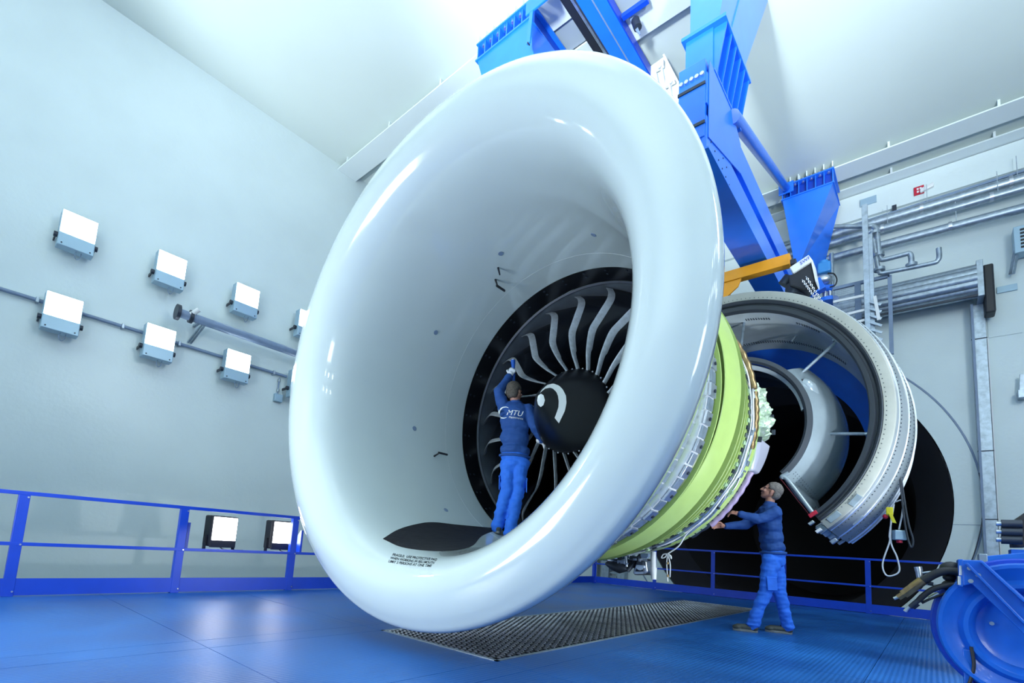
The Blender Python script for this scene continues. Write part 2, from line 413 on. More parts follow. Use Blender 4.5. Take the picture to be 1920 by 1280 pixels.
# ------------------------------------------------------------------ ceiling beams
def beam(name, label, y0, y1, bot, x0=XW, x1=XR, stubs=1.7, first=-10.6, depth=None):
    t = thing(name, label, 'beam', ((x0 + x1) / 2, (y0 + y1) / 2, bot))
    yc = (y0 + y1) / 2
    MB().box(x0, x1, y0, y1, bot, bot + 0.03).build('bottom_flange', M_BEAM, t, bevel=0.004)
    MB().box(x0, x1, yc - 0.012, yc + 0.012, bot + 0.03, ZC).build('web', M_BEAM, t)
    x = first
    while x < x1:
        MB().box(x - 0.02, x + 0.02, y0 + 0.01, yc - 0.012, bot + 0.03, ZC).box(x - 0.02, x + 0.02, yc + 0.012, y1 - 0.01, bot + 0.03, ZC).build('stiffener', M_BEAM, t); x += stubs
    return t
BZ = 10.07
beam('ceiling_beam', 'white steel ceiling beam crossing above the front of the engine, nearest of the beams', 5.79, 6.33, BZ)
beam('ceiling_beam', 'white steel ceiling beam that clamps the small blue funnel support, in front of the wall beam', 12.96, 13.52, BZ)
beam('ceiling_beam', 'white steel ceiling beam flush against the rear wall', 13.92, YW - 0.002, BZ)
beam('ceiling_beam', 'white steel ceiling beam just behind the nearest one', 6.86, 7.4, BZ)
# cove panel on the rear wall under the last beam
struct(MB().box(XW, XR, YW - 0.10, YW - 0.001, 9.4, 10.05).build('trim_3', M_WALL))

# ------------------------------------------------------------------ railings
def railing(label, a, b, posts, zt=1.06, gname='posts'):
    a = Vector(a); b = Vector(b); d = (b - a).normalized(); sd = Vector((-d.y, d.x, 0))
    t = thing('safety_railing', label, 'railing', a)
    for s in posts:
        p = a + d * s
        MB().obox(p + Vector((0, 0, zt / 2)), d * 0.045, sd * 0.008, (0, 0, zt / 2)).obox(p - d * 0.04 + sd * 0.03 + Vector((0, 0, zt / 2)), d * 0.006, sd * 0.03, (0, 0, zt / 2)).build('post', M_RAIL, t, bevel=0.003)
        for z in (0.05, 0.52, 1.0): MB().cyl(p + Vector((0, 0, z)) + d * 0.03 - sd * 0.006, p + Vector((0, 0, z)) + d * 0.03 - sd * 0.02, 0.009, 6).build('bolt', M_STEEL, t)
    MB().bar(a + Vector((0, 0, zt - 0.02)), b + Vector((0, 0, zt - 0.02)), 0.02, 0.04).build('top_rail', M_RAIL, t, bevel=0.003)
    MB().bar(a + Vector((0, 0, 0.525)), b + Vector((0, 0, 0.525)), 0.02, 0.036).build('mid_rail', M_RAIL, t, bevel=0.003)
    for i in range(len(posts) - 1):
        p0 = a + d * (posts[i] + 0.01); p1 = a + d * (posts[i + 1] - 0.01)
        MB().bar(p0 + Vector((0, 0, 0.095)), p1 + Vector((0, 0, 0.095)), 0.008, 0.17).build('toe_board', M_RAIL, t)
    return t
YP = [0.655, 2.14, 3.60]
LP = [YP[0] - 1.47 * k for k in (3, 2, 1)] + YP + [5.07, 6.54, 8.01, 9.48, 10.95, 12.38]
railing('bright blue safety railing along the left white wall', (-6.9, LP[0], 0), (-6.9, LP[-1], 0), [y - LP[0] for y in LP])
RP = [-6.9, -5.22, -3.82, -2.37, -0.93, 0.52, 1.97, 3.42, 4.86]
railing('dark blue safety railing across the deck in front of the black exhaust opening', (-6.9, 12.38, 0), (4.86, 12.38, 0), [x + 6.9 for x in RP])

# ------------------------------------------------------------------ wall floodlights
def floodlight(x, y, z, face, label, group):
    """face = +1 looks towards +X, -1 towards -X"""
    t = thing('wall_floodlight', label, 'floodlight', (x, y, z), 0 if face > 0 else PI, group)
    W, Hh = 0.245, 0.315
    L = lambda: MB()
    m = L(); m.box(-0.20, 0.0, -W, W, -Hh, Hh); m.build('housing', M_LAMPBODY, t, local=True, bevel=0.012)
    m = L(); m.box(0.0, 0.012, -W + 0.012, W - 0.012, -0.085, Hh - 0.012); m.build('lamp_glass', M_LAMP, t, local=True, bevel=0.02)
    m = L(); m.box(0.0, 0.012, -W + 0.006, W - 0.006, -Hh + 0.006, -0.09); m.build('lower_plate', M_LAMPBODY, t, local=True, bevel=0.006)
    for s in (-1, 1):
        L().cyl((-0.10, s * W, -0.12), (-0.10, s * (W + 0.05), -0.12), 0.045, 12).build('tilt_knob', M_DARKSTEEL, t, local=True, smooth=40)
        L().bar((-0.10, s * (W + 0.02), -0.12), (-0.36, s * (W + 0.02), -0.12), 0.02, 0.05).build('bracket_arm', M_DARKSTEEL, t, local=True)
        L().cyl((0.012, s * 0.19, -0.27), (0.02, s * 0.19, -0.27), 0.012, 8).build('screw', M_DARKSTEEL, t, local=True)
    L().tube(crv([(-0.05, 0.02, -Hh), (-0.04, 0.0, -Hh - 0.07), (-0.05, 0.04, -Hh - 0.13), (-0.06, 0.08, -Hh - 0.08), (-0.06, 0.09, -Hh)]), 0.006, 6).build('cable', M_PIPE, t, local=True, smooth=40)
    return t
FX = -10.65
nms = ['nearest', 'second', 'third', 'fourth']
px_top = [(147, 437), (321, 508), (463, 564)]
px_bot = [(118, 587), (300, 641), (446, 686)]
ytop = [at(u, v, 0, FX).y for u, v in px_top]; ybot = [at(u, v, 0, FX).y for u, v in px_bot]
dy = (ytop[2] - ytop[0]) / 2
for i in range(5):
    y = ytop[i] if i < 3 else ytop[2] + dy * (i - 2)
    if i < 4: floodlight(FX, y, 5.62, 1, 'lit floodlight in the upper row on the left wall, ' + ['farthest left', 'second from left', 'third from left', 'cut by intake rim'][i], 'floodlights on the left wall')
    y = ybot[i] if i < 3 else ybot[2] + dy * (i - 2)
    if i < 4: floodlight(FX, y, 4.17, 1, 'lit floodlight in the lower row on the left wall, ' + ['farthest left', 'second from left', 'third from left', 'behind intake rim'][i], 'floodlights on the left wall')
for i in range(5):
    for z in (5.62, 4.17):
        floodlight(4.65, -1.2 + 1.5 * i, z, -1, 'right wall floodlight, %s row, %s from the front' % ('upper' if z > 5 else 'lower', ('first', 'second', 'third', 'fourth', 'fifth')[i]), 'floodlights on the right wall')

# conduit and pipe along the left wall
c0 = at(0, 541, 0, -10.93); c1 = at(533, 706, 0, -10.93)
t = thing('wall_conduit', 'thin grey conduit running level along the left wall behind the lower lamps', 'conduit', (-10.93, 0, c0.z))
MB().cyl((-10.93, -4, c0.z), (-10.93, c1.y + 0.05, c0.z), 0.032, 10).build('tube', M_PIPE, t, 40)
for u, v in ((230, 612), (336, 643), (513, 698), (70, 562)):
    p = at(u, v, 0, -10.93); MB().box(-11.0, -10.885, p.y - 0.02, p.y + 0.02, c0.z - 0.045, c0.z + 0.045).build('clamp', M_GALV, t, bevel=0.004)
t = thing('wall_socket_box', 'small grey switch box hanging below the end of the conduit, beside the intake rim', 'switch box', (-10.95, c1.y - 0.2, c0.z - 0.5))
p = at(521, 746, 0, -10.95); MB().box(-11.0, -10.9, p.y - 0.09, p.y + 0.09, p.z - 0.09, p.z + 0.09).build('box', M_LAMPBODY, t, bevel=0.01)
q = at(524, 708, 0, -10.95); MB().cyl(q, (q.x, q.y, p.z + 0.09), 0.015, 8).build('drop_tube', M_PIPE, t)
for dz in (0.06, 0.3): MB().cyl((q.x, q.y, q.z - dz - 0.03), (q.x, q.y, q.z - dz + 0.03), 0.03, 8).build('fitting', M_GALV, t)
a = at(333, 585, 0, -10.55); b = at(552, 659, 0, -10.55)
t = thing('wall_pipe', 'grey flanged pipe end with bracket and valve on the left wall', 'pipe', a)
MB().cyl(a, (a.x, 9.0, a.z), 0.085, 18).build('tube', M_PIPE, t, 40)
MB().cyl((a.x, a.y - 0.03, a.z), (a.x, a.y + 0.03, a.z), 0.15, 24).build('end_flange', M_DARKSTEEL, t, 40)
p = at(358, 593, 0, -10.55)
MB().cyl((a.x, p.y - 0.03, a.z), (a.x, p.y + 0.03, a.z), 0.125, 20).build('collar', M_DARKSTEEL, t, 40)
MB().cyl((a.x + 0.06, p.y - 0.02, a.z + 0.02), (a.x + 0.14, p.y + 0.08, a.z + 0.14), 0.045, 12).build('valve_cap', M_WHITE, t, 40)
w = at(353, 643, 0, -10.95)
m = MB()
for dz in (0, 0.05): m.bar((a.x, p.y + 0.22 + dz, a.z - 0.05), (-10.98, w.y + dz, w.z + 0.02), 0.03, 0.03)
m.build('wall_bracket', M_GALV, t)
MB().bar((a.x, p.y + 0.2, a.z), (-11.0, p.y + 0.2, a.z), 0.05, 0.05).build('wall_bracket', M_GALV, t)

# studio lamps on the shelf hung on the left railing
t = thing('lamp_shelf', 'narrow blue shelf hooked onto the left railing under two black lamps', 'shelf', (-7.05, 2.9, 0.5))
MB().box(-7.28, -6.93, 2.16, 3.82, 0.505, 0.52).build('board', M_RAIL, t, bevel=0.003)
for y in (2.20, 3.72): MB().prism([(-6.93, y, 0.52), (-6.93, y, 0.86), (-6.96, y, 0.86), (-7.20, y, 0.62), (-7.20, y, 0.52)], (0, 0.03, 0)).build('side_bracket', M_RAIL, t)
def studio_lamp(u, v, label):
    p = at(u, v, 0, -7.1); p.z = 0.52
    t = thing('studio_floodlight', label, 'floodlight', p, math.radians(10), 'black lamps on the railing shelf')
    m = MB(); m.box(-0.16, 0.0, -0.185, 0.185, 0.05, 0.46); m.build('housing', M_DARK, t, local=True, bevel=0.02)
    MB().box(0.0, 0.02, -0.18, 0.18, 0.04, 0.455).build('front_frame', M_DARK, t, local=True, bevel=0.01)
    MB().box(0.02, 0.03, -0.165, 0.165, 0.135, 0.44).build('lamp_glass', M_LAMPW, t, local=True, bevel=0.006)
    for s in (-1, 1): MB().box(-0.09, -0.05, s * 0.20 - 0.012, s * 0.20 + 0.012, 0.0, 0.20).build('stand_arm', M_DARK, t, local=True)
    MB().box(-0.09, -0.05, -0.2, 0.2, 0.0, 0.012).build('stand_bar', M_DARK, t, local=True)
    MB().tube(crv([(-0.02, -0.02, 0.05), (0.03, 0.0, 0.02), (0.03, 0.08, 0.012), (0.02, 0.3, 0.01)]), 0.007, 6).build('cable', M_DARK, t, local=True, smooth=40)
    return t
studio_lamp(415, 1030, 'black studio floodlight on the railing shelf, left of the two')
studio_lamp(526, 1032, 'black studio floodlight on the railing shelf, right of the two beside the intake')
# ------------------------------------------------------------------ bellmouth intake
AX, AZ = -2.95, 2.365
AXC = (AX, AZ)
bell_pts = [(4.20, 1.605), (3.7, 1.74), (3.08, 2.0), (2.56, 2.202), (2.421, 2.127), (2.373, 1.90), (2.50, 1.73), (2.75, 1.64), (3.2, 1.60), (3.8, 1.585), (4.5, 1.57)]
bprof = crv2(bell_pts, 9)
bell = thing('bellmouth_intake', 'huge glossy white ring-shaped test intake in front of the engine fan', 'air intake', (AX, 2.6, AZ - 2.2))
bm_ = MB().rev(bprof, AXC, 192)
BELLV = bm_.bvh()
bm_.build('intake_shell', M_BELL, bell, 60)
# probes and plugs set into the inner wall
def on_bell(u, v):
    d = ray(u, v); h = BELLV.ray_cast(CAMP, d); n = h[1] if h[1].dot(d) < 0 else -h[1]; return h[0], n
for u, v in ((939, 475), (817, 623), (777, 803), (836, 956), (1113, 440)):
    p, n = on_bell(u, v); MB().cyl(p - n * 0.004, p + n * 0.005, 0.028, 18).build('plug', M_PIPE, bell, 40)
for u, v, L in ((934, 502, 0.05), (929, 524, 0.13), (814, 855, 0.13)):
    p, n = on_bell(u, v); tip = p + n * 0.10
    m = MB().tube([p, p + n * 0.05, tip], [0.012, 0.010, 0.008], 8)
    if L > 0.1: m.bar(tip - Vector((0, 0.02, 0)), tip + Vector((0, L, 0)), 0.016, 0.022)
    m.build('probe', M_DARK, bell, 40)
# lettering on the lip: three rows following the surface
for txt, (x0, y0), (x1, y1) in (('FRAGILE:  USE PROTECTIVE PAD', (735, 1041.5), (818.5, 1051)), ('WHEN WORKING IN BELLMOUTH', (731, 1047.7), (813.5, 1057.2)), ('LIMIT 2 PERSONS AT ONE TIME', (727.5, 1053.9), (808.5, 1062.8))):
    vs, fs = text_mesh(txt, 1.0, 0.0, bold=0.012); w = max(v[0] for v in vs); out = []
    for x, y in vs:
        s_ = x / w; q = y / 0.72; u = x0 + (x1 - x0) * s_ + 2.2 * q; v = y0 + (y1 - y0) * s_ - 4.6 * q + 1.2 * math.sin(PI * s_)
        h = BELLV.ray_cast(CAMP, ray(u, v)); nn = h[1] if h[1].dot(ray(u, v)) < 0 else -h[1]; out.append(h[0] + nn * 0.002)
    MB().add(out, fs).build('lettering', M_INK, bell)
# protective pad lying in the intake
cp2 = lambda P: [(p[0], p[1]) for p in crv([(a, b, 0) for a, b in P], 6)]
pad = surf_strip(cp2([(718, 1010), (744, 994), (775, 984), (810, 979), (860, 984), (938, 991)]), cp2([(718, 1010), (752, 1025), (800, 1032), (846, 1032), (884, 1024), (904, 1004), (936, 992)]), BELLV, 0.004, 40, 10)
o = pad.build('protective_pad', M_PAD); tag(o, 'black fabric protective pad lying in the bottom of the white intake', 'pad')
sm = o.modifiers.new('thick', 'SOLIDIFY'); sm.thickness = 0.02; sm.offset = 1

# ------------------------------------------------------------------ engine
eng = thing('turbofan_engine', 'large turbofan engine with black fan and lime green fan case behind the white intake', 'jet engine', (AX, 5.5, AZ - 1.7))
MB().rev([(4.50, 1.568), (4.72, 1.525)], AXC, 128).build('fan_case_lip', M_BLACK, eng, 40)
m = MB()
for i in range(36):
    a = 2 * PI * (i + 0.5) / 36
    for y, r in ((4.54, 1.558), (4.60, 1.546)):
        c = Vector((AX + r * math.cos(a), y, AZ + r * math.sin(a))); nrm = Vector((-math.cos(a), 0, -math.sin(a)))
        m.cyl(c, c + nrm * 0.006, 0.014, 8)
o = m.build('lip_screws', M_DARKSTEEL, eng); o['kind'] = 'stuff'
MB().rev([(4.725, 1.522), (4.74, 1.50), (4.75, 1.50)], AXC, 128).build('lip_ring', M_DARKSTEEL, eng, 40)
MB().rev([(4.75, 1.505), (5.34, 1.485)], AXC, 128).build('case_liner', M_LINER, eng, 40)
MB().rev([(5.34, 1.485), (5.36, 0.5)], AXC, 64).build('inner_bulkhead', M_BLACK, eng, 40)
# spinner
spr = crv2([(3.985, 0.0), (3.992, 0.030), (4.05, 0.082), (4.2, 0.200), (4.38, 0.340), (4.54, 0.450), (4.60, 0.478)], 7)
sm_ = MB().rev(spr, AXC, 72); SPV = sm_.bvh(); spn = sm_.build('spinner', M_BLACK, eng, 50)
MB().rev([(4.60, 0.482), (4.63, 0.47), (5.2, 0.60), (5.36, 0.60)], AXC, 72).build('hub', M_BLACK, eng, 40)
m = MB()
for i in range(44):
    a = 2 * PI * i / 44; m.sphere((AX + 0.482 * math.cos(a), 4.607, AZ + 0.482 * math.sin(a)), 0.010, 4)
o = m.build('hub_bolts', M_TI, eng); o['kind'] = 'stuff'
sw = surf_strip([(1012, 737), (1017, 730), (1026, 722), (1037, 719), (1048, 723), (1055, 730), (1061, 742), (1062, 755), (1059, 770), (1048, 793)],
                [(1013.5, 736), (1022, 729), (1031, 727), (1037, 729), (1043, 735), (1046, 742), (1047.5, 752), (1047, 763), (1044, 772), (1040, 783)], SPV, 0.003, 40, 6)
sw.build('swirl_mark', M_WMARK, spn)
dt = surf_strip([(1007.5, 750), (1009, 742), (1014, 738), (1019, 741), (1021.5, 750)], [(1007.5, 750), (1009, 758), (1014, 762.5), (1019, 759), (1021.5, 750)], SPV, 0.003, 16, 8)
dt.build('tip_mark', M_WMARK, spn)
# fan blades: leading edge angle, chord and stagger along the span
LE = [(0.46, -14, 4.60), (0.56, -8.5, 4.605), (0.66, -4.5, 4.61), (0.80, -1.3, 4.63), (0.95, 0.0, 4.65), (1.08, -1.5, 4.68), (1.20, -2.8, 4.71), (1.32, -3.6, 4.745), (1.41, -2.4, 4.78), (1.488, 0.4, 4.82)]
def blade_local():
    bl = MB(); ed = MB(); lep = crv([(r, math.radians(t), y) for r, t, y in LE], 4)
    rows = []
    for q in lep:
        r, th, y = q; s = (r - 0.46) / 1.03
        ch = 0.42 + 0.18 * math.sin(PI * min(1, s * 0.8)); st = math.radians(14 + 46 * s ** 0.8)
        row = []
        NS = 8
        for k in range(NS + 1):
            f = k / NS; cam_ = 0.07 * ch * math.sin(PI * f) * (1 - 0.6 * s)
            dy = ch * f * math.cos(st) + cam_ * math.sin(st); tg = ch * f * math.sin(st) - cam_ * math.cos(st)
            a = th - tg / r     # trails clockwise seen from the front
            row.append((r, a, y + dy, 0.028 * (1 - 0.6 * s) * (math.sin(PI * min(1, f * 1.0)) ** 0.6) + 0.004, st))
        rows.append(row)
    def pt(e, side):
        r, a, y, t, st = e; off = side * t / 2
        a2 = a + off * math.cos(st) / r; y2 = y + off * math.sin(st)
        return (r * math.cos(a2), y2, r * math.sin(a2))
    m = len(rows); nn = len(rows[0]); vs = []
    for side in (-1, 1):
        for row in rows: vs += [pt(e, side) for e in row]
    fs = []
    for s_ in range(2):
        b = s_ * m * nn
        for i in range(m - 1):
            for j in range(nn - 1): fs.append((b + i * nn + j, b + i * nn + j + 1, b + (i + 1) * nn + j + 1, b + (i + 1) * nn + j))
    for i in range(m - 1):
        for j in (0, nn - 1): fs.append((i * nn + j, (i + 1) * nn + j, m * nn + (i + 1) * nn + j, m * nn + i * nn + j))
    for j in range(nn - 1): fs.append(((m - 1) * nn + j, (m - 1) * nn + j + 1, m * nn + (m - 1) * nn + j + 1, m * nn + (m - 1) * nn + j))
    bl.add(vs, fs)
    # metal leading edge: wraps the first strip of the chord
    vs = []
    for row in rows:
        e0, e1 = row[0], row[1]
        w = 0.050 / max(1e-6, 1)
        def lerp(f):
            return tuple(e0[i] + (e1[i] - e0[i]) * f for i in range(5))
        ef = lerp(1.0 if row[0][0] > 0.7 else 0.8)
        r, a, y, t, st = e0
        nose = (r * math.cos(a + 0.006 / r * math.sin(st) + 0.0), y - 0.012, r * math.sin(a + 0.006 / r))
        A = (ef[0], ef[1], ef[2], ef[3] + 0.008, ef[4])
        B0 = (e0[0], e0[1], e0[2], e0[3] + 0.016, e0[4])
        vs += [pt(A, -1), pt(B0, -1), nose, pt(B0, 1), pt(A, 1)]
    fs = []
    for i in range(len(rows) - 1):
        for j in range(4): fs.append((i * 5 + j, i * 5 + j + 1, (i + 1) * 5 + j + 1, (i + 1) * 5 + j))
    ed.add(vs, fs)
    return bl, ed
bl, ed = blade_local()
bme = bl.mesh('fan_blade', None, True); eme = ed.mesh('edge', None, True)
for me, m_ in ((bme, M_BLADE), (eme, M_TI)):
    me.materials.append(m_); me.polygons.foreach_set('use_smooth', [True] * len(me.polygons)); me.set_sharp_from_angle(angle=math.radians(50))
PH0 = 78.9
einv = rootmat(eng).inverted()
for i in range(22):
    a = math.radians(PH0 + i * 360 / 22)
    o = bpy.data.objects.new('fan_blade', bme); COL.objects.link(o); o.parent = eng
    # rotation about the Y axis so that +X turns towards +Z
    o.matrix_local = einv @ Matrix.Translation((AX, 0, AZ)) @ Matrix.Rotation(-a, 4, 'Y')
    e = bpy.data.objects.new('leading_edge', eme); COL.objects.link(e); e.parent = o
    if i == 0: e['label'] = 'bare metal leading edge of a black fan blade'

# fan case seen from outside
MB().rev([(4.2, 1.575), (4.205, 1.605), (4.345, 1.612), (4.35, 1.58)], AXC, 128).build('front_flange', M_WHITE, eng, 40)
nb = 84
for i in range(nb):
    a = 2 * PI * i / nb
    if not (-110 < math.degrees(math.atan2(math.sin(a), math.cos(a))) < 45): continue
    ca, sa = math.cos(a), math.sin(a); rad = Vector((ca, 0, sa)); tan = Vector((-sa, 0, ca))
    c = Vector((AX, 4.275, AZ)) + rad * (1.618 if i % 2 else 1.612)
    b = MB().obox(c, tan * (0.056 if i % 2 else 0.050), Vector((0, 0.066 if i % 2 else 0.056, 0)), rad * (0.012 if i % 2 else 0.010))
    b.build('bracket_block', M_STEEL if i % 2 else M_GALV, eng, bevel=0.003)
    if i % 2:
        MB().cyl(c + rad * 0.012 + Vector((0, 0.02, 0)), c + rad * 0.022 + Vector((0, 0.02, 0)), 0.016, 8).build('bolt', M_DARKSTEEL, eng)
GC = (AX, 2.42)
GZ = GC[1]
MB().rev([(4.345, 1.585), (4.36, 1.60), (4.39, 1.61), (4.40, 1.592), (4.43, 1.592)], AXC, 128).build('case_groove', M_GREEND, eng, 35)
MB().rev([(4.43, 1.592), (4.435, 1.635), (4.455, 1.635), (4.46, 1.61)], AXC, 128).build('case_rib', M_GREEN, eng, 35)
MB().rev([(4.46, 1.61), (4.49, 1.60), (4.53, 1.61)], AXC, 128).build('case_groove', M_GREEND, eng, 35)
m = MB(); vs = []
for i in range(128):
    a = 2 * PI * i / 128; ca, sa = math.cos(a), math.sin(a)
    vs += [(AX + 1.595 * ca, 4.515, AZ + 1.595 * sa), (AX + 1.641 * ca, 4.516, GZ + 1.641 * sa)]
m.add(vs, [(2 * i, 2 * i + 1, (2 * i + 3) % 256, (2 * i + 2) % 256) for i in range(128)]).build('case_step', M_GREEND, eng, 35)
MB().rev([(4.515, 1.64), (4.52, 1.648), (4.58, 1.668), (4.70, 1.69), (4.80, 1.70)], GC, 128).build('fan_case', M_GREEN, eng, 35)
y = 4.80; rb = 1.70
for k in range(3):
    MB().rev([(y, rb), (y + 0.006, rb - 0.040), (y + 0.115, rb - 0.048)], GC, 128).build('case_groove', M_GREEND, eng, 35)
    MB().rev([(y + 0.115, rb - 0.048), (y + 0.12, rb + 0.004), (y + 0.185, rb - 0.010), (y + 0.19, rb - 0.03)], GC, 128).build('case_rib', M_GREEN, eng, 35)
    y += 0.19; rb -= 0.036
MB().rev([(y, rb - 0.03), (y + 0.06, rb - 0.03), (y + 0.065, 1.605), (y + 0.085, 1.605), (y + 0.09, 1.56), (y + 0.12, 1.55)], GC, 128).build('rear_flange', M_GREEN, eng, 35)
YFL = y + 0.08
for i in range(130):
    a = 2 * PI * i / 130; dg = math.degrees(math.atan2(math.sin(a), math.cos(a)))
    if not (-115 < dg < 35): continue
    ca, sa = math.cos(a), math.sin(a); rad = Vector((ca, 0, sa)); tan = Vector((-sa, 0, ca))
    c = Vector((AX, YFL, GZ)) + rad * 1.60
    m = MB().obox(c + Vector((0, 0.0, 0)), tan * 0.020, Vector((0, 0.026, 0)), rad * 0.014)
    m.obox(c + Vector((0, 0.055, 0)) - rad * 0.02, tan * 0.012, Vector((0, 0.03, 0)), rad * 0.022)
    m.build('flange_clip', M_STEEL if i % 3 == 0 else (M_DARKSTEEL if i % 3 == 1 else M_GREENP), eng)
R0, R1 = math.radians(-92), 2 * PI + math.radians(-92)
MB().rev([(y + 0.12, 1.53), (5.78, 1.53), (5.80, 1.585), (6.02, 1.585), (6.04, 1.55), (6.05, 1.0)], GC, 128).build('rear_case', M_GREENP, eng, 35)
MB().rev([(5.80, 1.586), (5.81, 1.60), (5.90, 1.60), (5.91, 1.586)], GC, 128).build('rear_band', M_GREEN, eng, 35)
# pipes and harness running round the case
def ring_tube(name, y0, r0, a0, a1, rad, m, wob=0.0, n=44, yw=0.0):
    P = []
    for i in range(n + 1):
        a = math.radians(a0 + (a1 - a0) * i / n); rr = r0 + wob * math.sin(i * 0.9); yy = y0 + yw * math.sin(i * 0.55 + 1)
        P.append((AX + rr * math.cos(a), yy, GZ + rr * math.sin(a)))
    return MB().tube(P, rad, 8).build(name, m, eng, 50)
ring_tube('fuel_line', 5.56, 1.60, -88, 34, 0.014, M_STEEL, 0.004)
ring_tube('fuel_line', 5.61, 1.61, -84, 30, 0.011, M_WHITE, 0.006, yw=0.01)
ring_tube('harness', 5.66, 1.585, -86, 30, 0.022, M_PIPE, 0.008, yw=0.012)
ring_tube('harness', 5.71, 1.59, -70, 20, 0.014, M_GALV, 0.010, yw=0.015)
ring_tube('fuel_line', 5.75, 1.60, -74, 12, 0.010, M_STEEL, 0.006, yw=0.01)
ring_tube('air_duct', 5.74, 1.60, -14, 8, 0.034, M_COPPER, 0.004)
ring_tube('bleed_duct', 5.62, 1.62, 8, 36, 0.040, M_COPPER, 0.004)
ring_tube('air_duct', 5.98, 1.61, -48, -22, 0.034, M_HOSE, 0.004)
ring_tube('rear_hose', 6.08, 1.55, -58, -22, 0.045, M_DARKSTEEL, 0.006)
rnd = random.Random(3)
for k in range(60):
    a = math.radians(rnd.uniform(-90, 30)); yy = rnd.uniform(5.55, 5.78); ca, sa = math.cos(a), math.sin(a); rad = Vector((ca, 0, sa)); tan = Vector((-sa, 0, ca))
    c = Vector((AX, yy, GZ)) + rad * (1.56 + rnd.uniform(0, 0.045))
    MB().obox(c, tan * rnd.uniform(0.010, 0.030), Vector((0, rnd.uniform(0.012, 0.03), 0)), rad * rnd.uniform(0.012, 0.035)).build('clamp', rnd.choice([M_DARKSTEEL, M_GALV, M_STEEL, M_GREENP]), eng, bevel=0.003)
for k in range(14):
    a = math.radians(-64 + 3.0 * k); ca, sa = math.cos(a), math.sin(a); rad = Vector((ca, 0, sa)); tan = Vector((-sa, 0, ca))
    c = Vector((AX, 5.95, GZ)) + rad * 1.588
    MB().obox(c, tan * 0.006, Vector((0, 0.022, 0)), rad * 0.008).build('slot', M_DARKSTEEL, eng)
# accessory tank on the right side: crumpled pale green blanket above, smooth grey tank below
def patch(name, a0, a1, y0f, y1f, rf, m, nu=28, nv=14, nz=0.0, seed=0):
    vs = []; fs = []
    for i in range(nu + 1):
        s = i / nu; a = math.radians(a0 + (a1 - a0) * s)
        for j in range(nv + 1):
            q = j / nv; yy = y0f(s) + (y1f(s) - y0f(s)) * q; edge = min(1, 6 * q, 6 * (1 - q), 8 * s, 8 * (1 - s))
            r = 1.45 + (rf(s, q) - 1.45) * edge ** 0.5
            if nz: r += nz * edge * (noise.noise(Vector((a * 14 + seed, yy * 10, seed))) + 0.4 * noise.noise(Vector((a * 40, yy * 28, seed))))
            vs.append((AX + r * math.cos(a), yy, GZ + r * math.sin(a)))
    for i in range(nu):
        for j in range(nv): fs.append((i * (nv + 1) + j, i * (nv + 1) + j + 1, (i + 1) * (nv + 1) + j + 1, (i + 1) * (nv + 1) + j))
    return MB().add(vs, fs).build(name, m, eng, 35 if nz else 60)
patch('insulation_blanket', -6.5, 17, lambda s: 5.78 + 0.12 * s, lambda s: 6.58 - 0.42 * s ** 2, lambda s, q: 1.60, mat('blanket_foil', (0.30, 0.45, 0.26), 0.35, metal=0.3, coat=0.3, color2=(0.62, 0.70, 0.62), noise_scale=22, bump=1.0, bump_scale=30), 60, 30, 0.09, 3)
patch('oil_tank', -23, -6.5, lambda s: 6.02 - 0.16 * s, lambda s: 6.24 + 0.32 * s ** 0.5, lambda s, q: 1.61, mat('tank_grey', (0.42, 0.43, 0.52), 0.35), 30, 14)
for a_, yy in ((-9, 5.95), (4, 6.45), (-2, 6.5)):
    a = math.radians(a_); rad = Vector((math.cos(a), 0, math.sin(a))); tan = Vector((-rad.z, 0, rad.x)); c = Vector((AX, yy, GZ)) + rad * 1.61
    MB().obox(c, tan * 0.03, Vector((0, 0.012, 0)), rad * 0.02).build('latch', M_DARKSTEEL, eng, bevel=0.003)
# core body behind the fan case
MB().rev([(6.04, 1.20), (6.3, 0.98), (6.7, 0.74), (7.4, 0.66), (8.8, 0.70), (9.4, 0.52), (9.5, 0.02)], AXC, 64).build('core_casing', M_DARKSTEEL, eng, 40)
# gearbox and pipes under the case
def obj_px(u, v, y): return at(u, v, 1, y)
m = MB(); c = obj_px(1198, 1064, 6.2)
pr = [obj_px(u, v, 6.05) for u, v in ((1186, 1074), (1192, 1052), (1203, 1046), (1212, 1052), (1214, 1072), (1206, 1078), (1190, 1078))]
MB().prism(pr, (0, 0.3, 0)).build('gearbox', M_STEEL, eng, 40, bevel=0.015)
pr = [obj_px(u, v, 6.03) for u, v in ((1190, 1071), (1196, 1056), (1204, 1056), (1207, 1071))]
MB().prism(pr, (0, 0.05, 0)).build('gearbox_cover', M_DARKSTEEL, eng, 40, bevel=0.01)
MB().cyl(obj_px(1200, 1062, 6.03), obj_px(1200, 1062, 6.0), 0.045, 16).build('gearbox_port', M_STEEL, eng, 40)
rn = random.Random(11)
for k in range(9):
    u0 = 1124 + 7 * k; a = obj_px(u0, 1046 + 1.6 * k, 5.9 + 0.02 * k); b = obj_px(u0 + 34, 1034 + 3.2 * k, 6.1)
    MB().tube(crv([a, (a + b) / 2 + Vector((0, 0, rn.uniform(-0.05, 0.02))), b]), rn.choice([0.014, 0.02, 0.026]), 8).build('accessory_pipe', rn.choice([M_PIPE, M_STEEL, M_DARKSTEEL]), eng, 50)
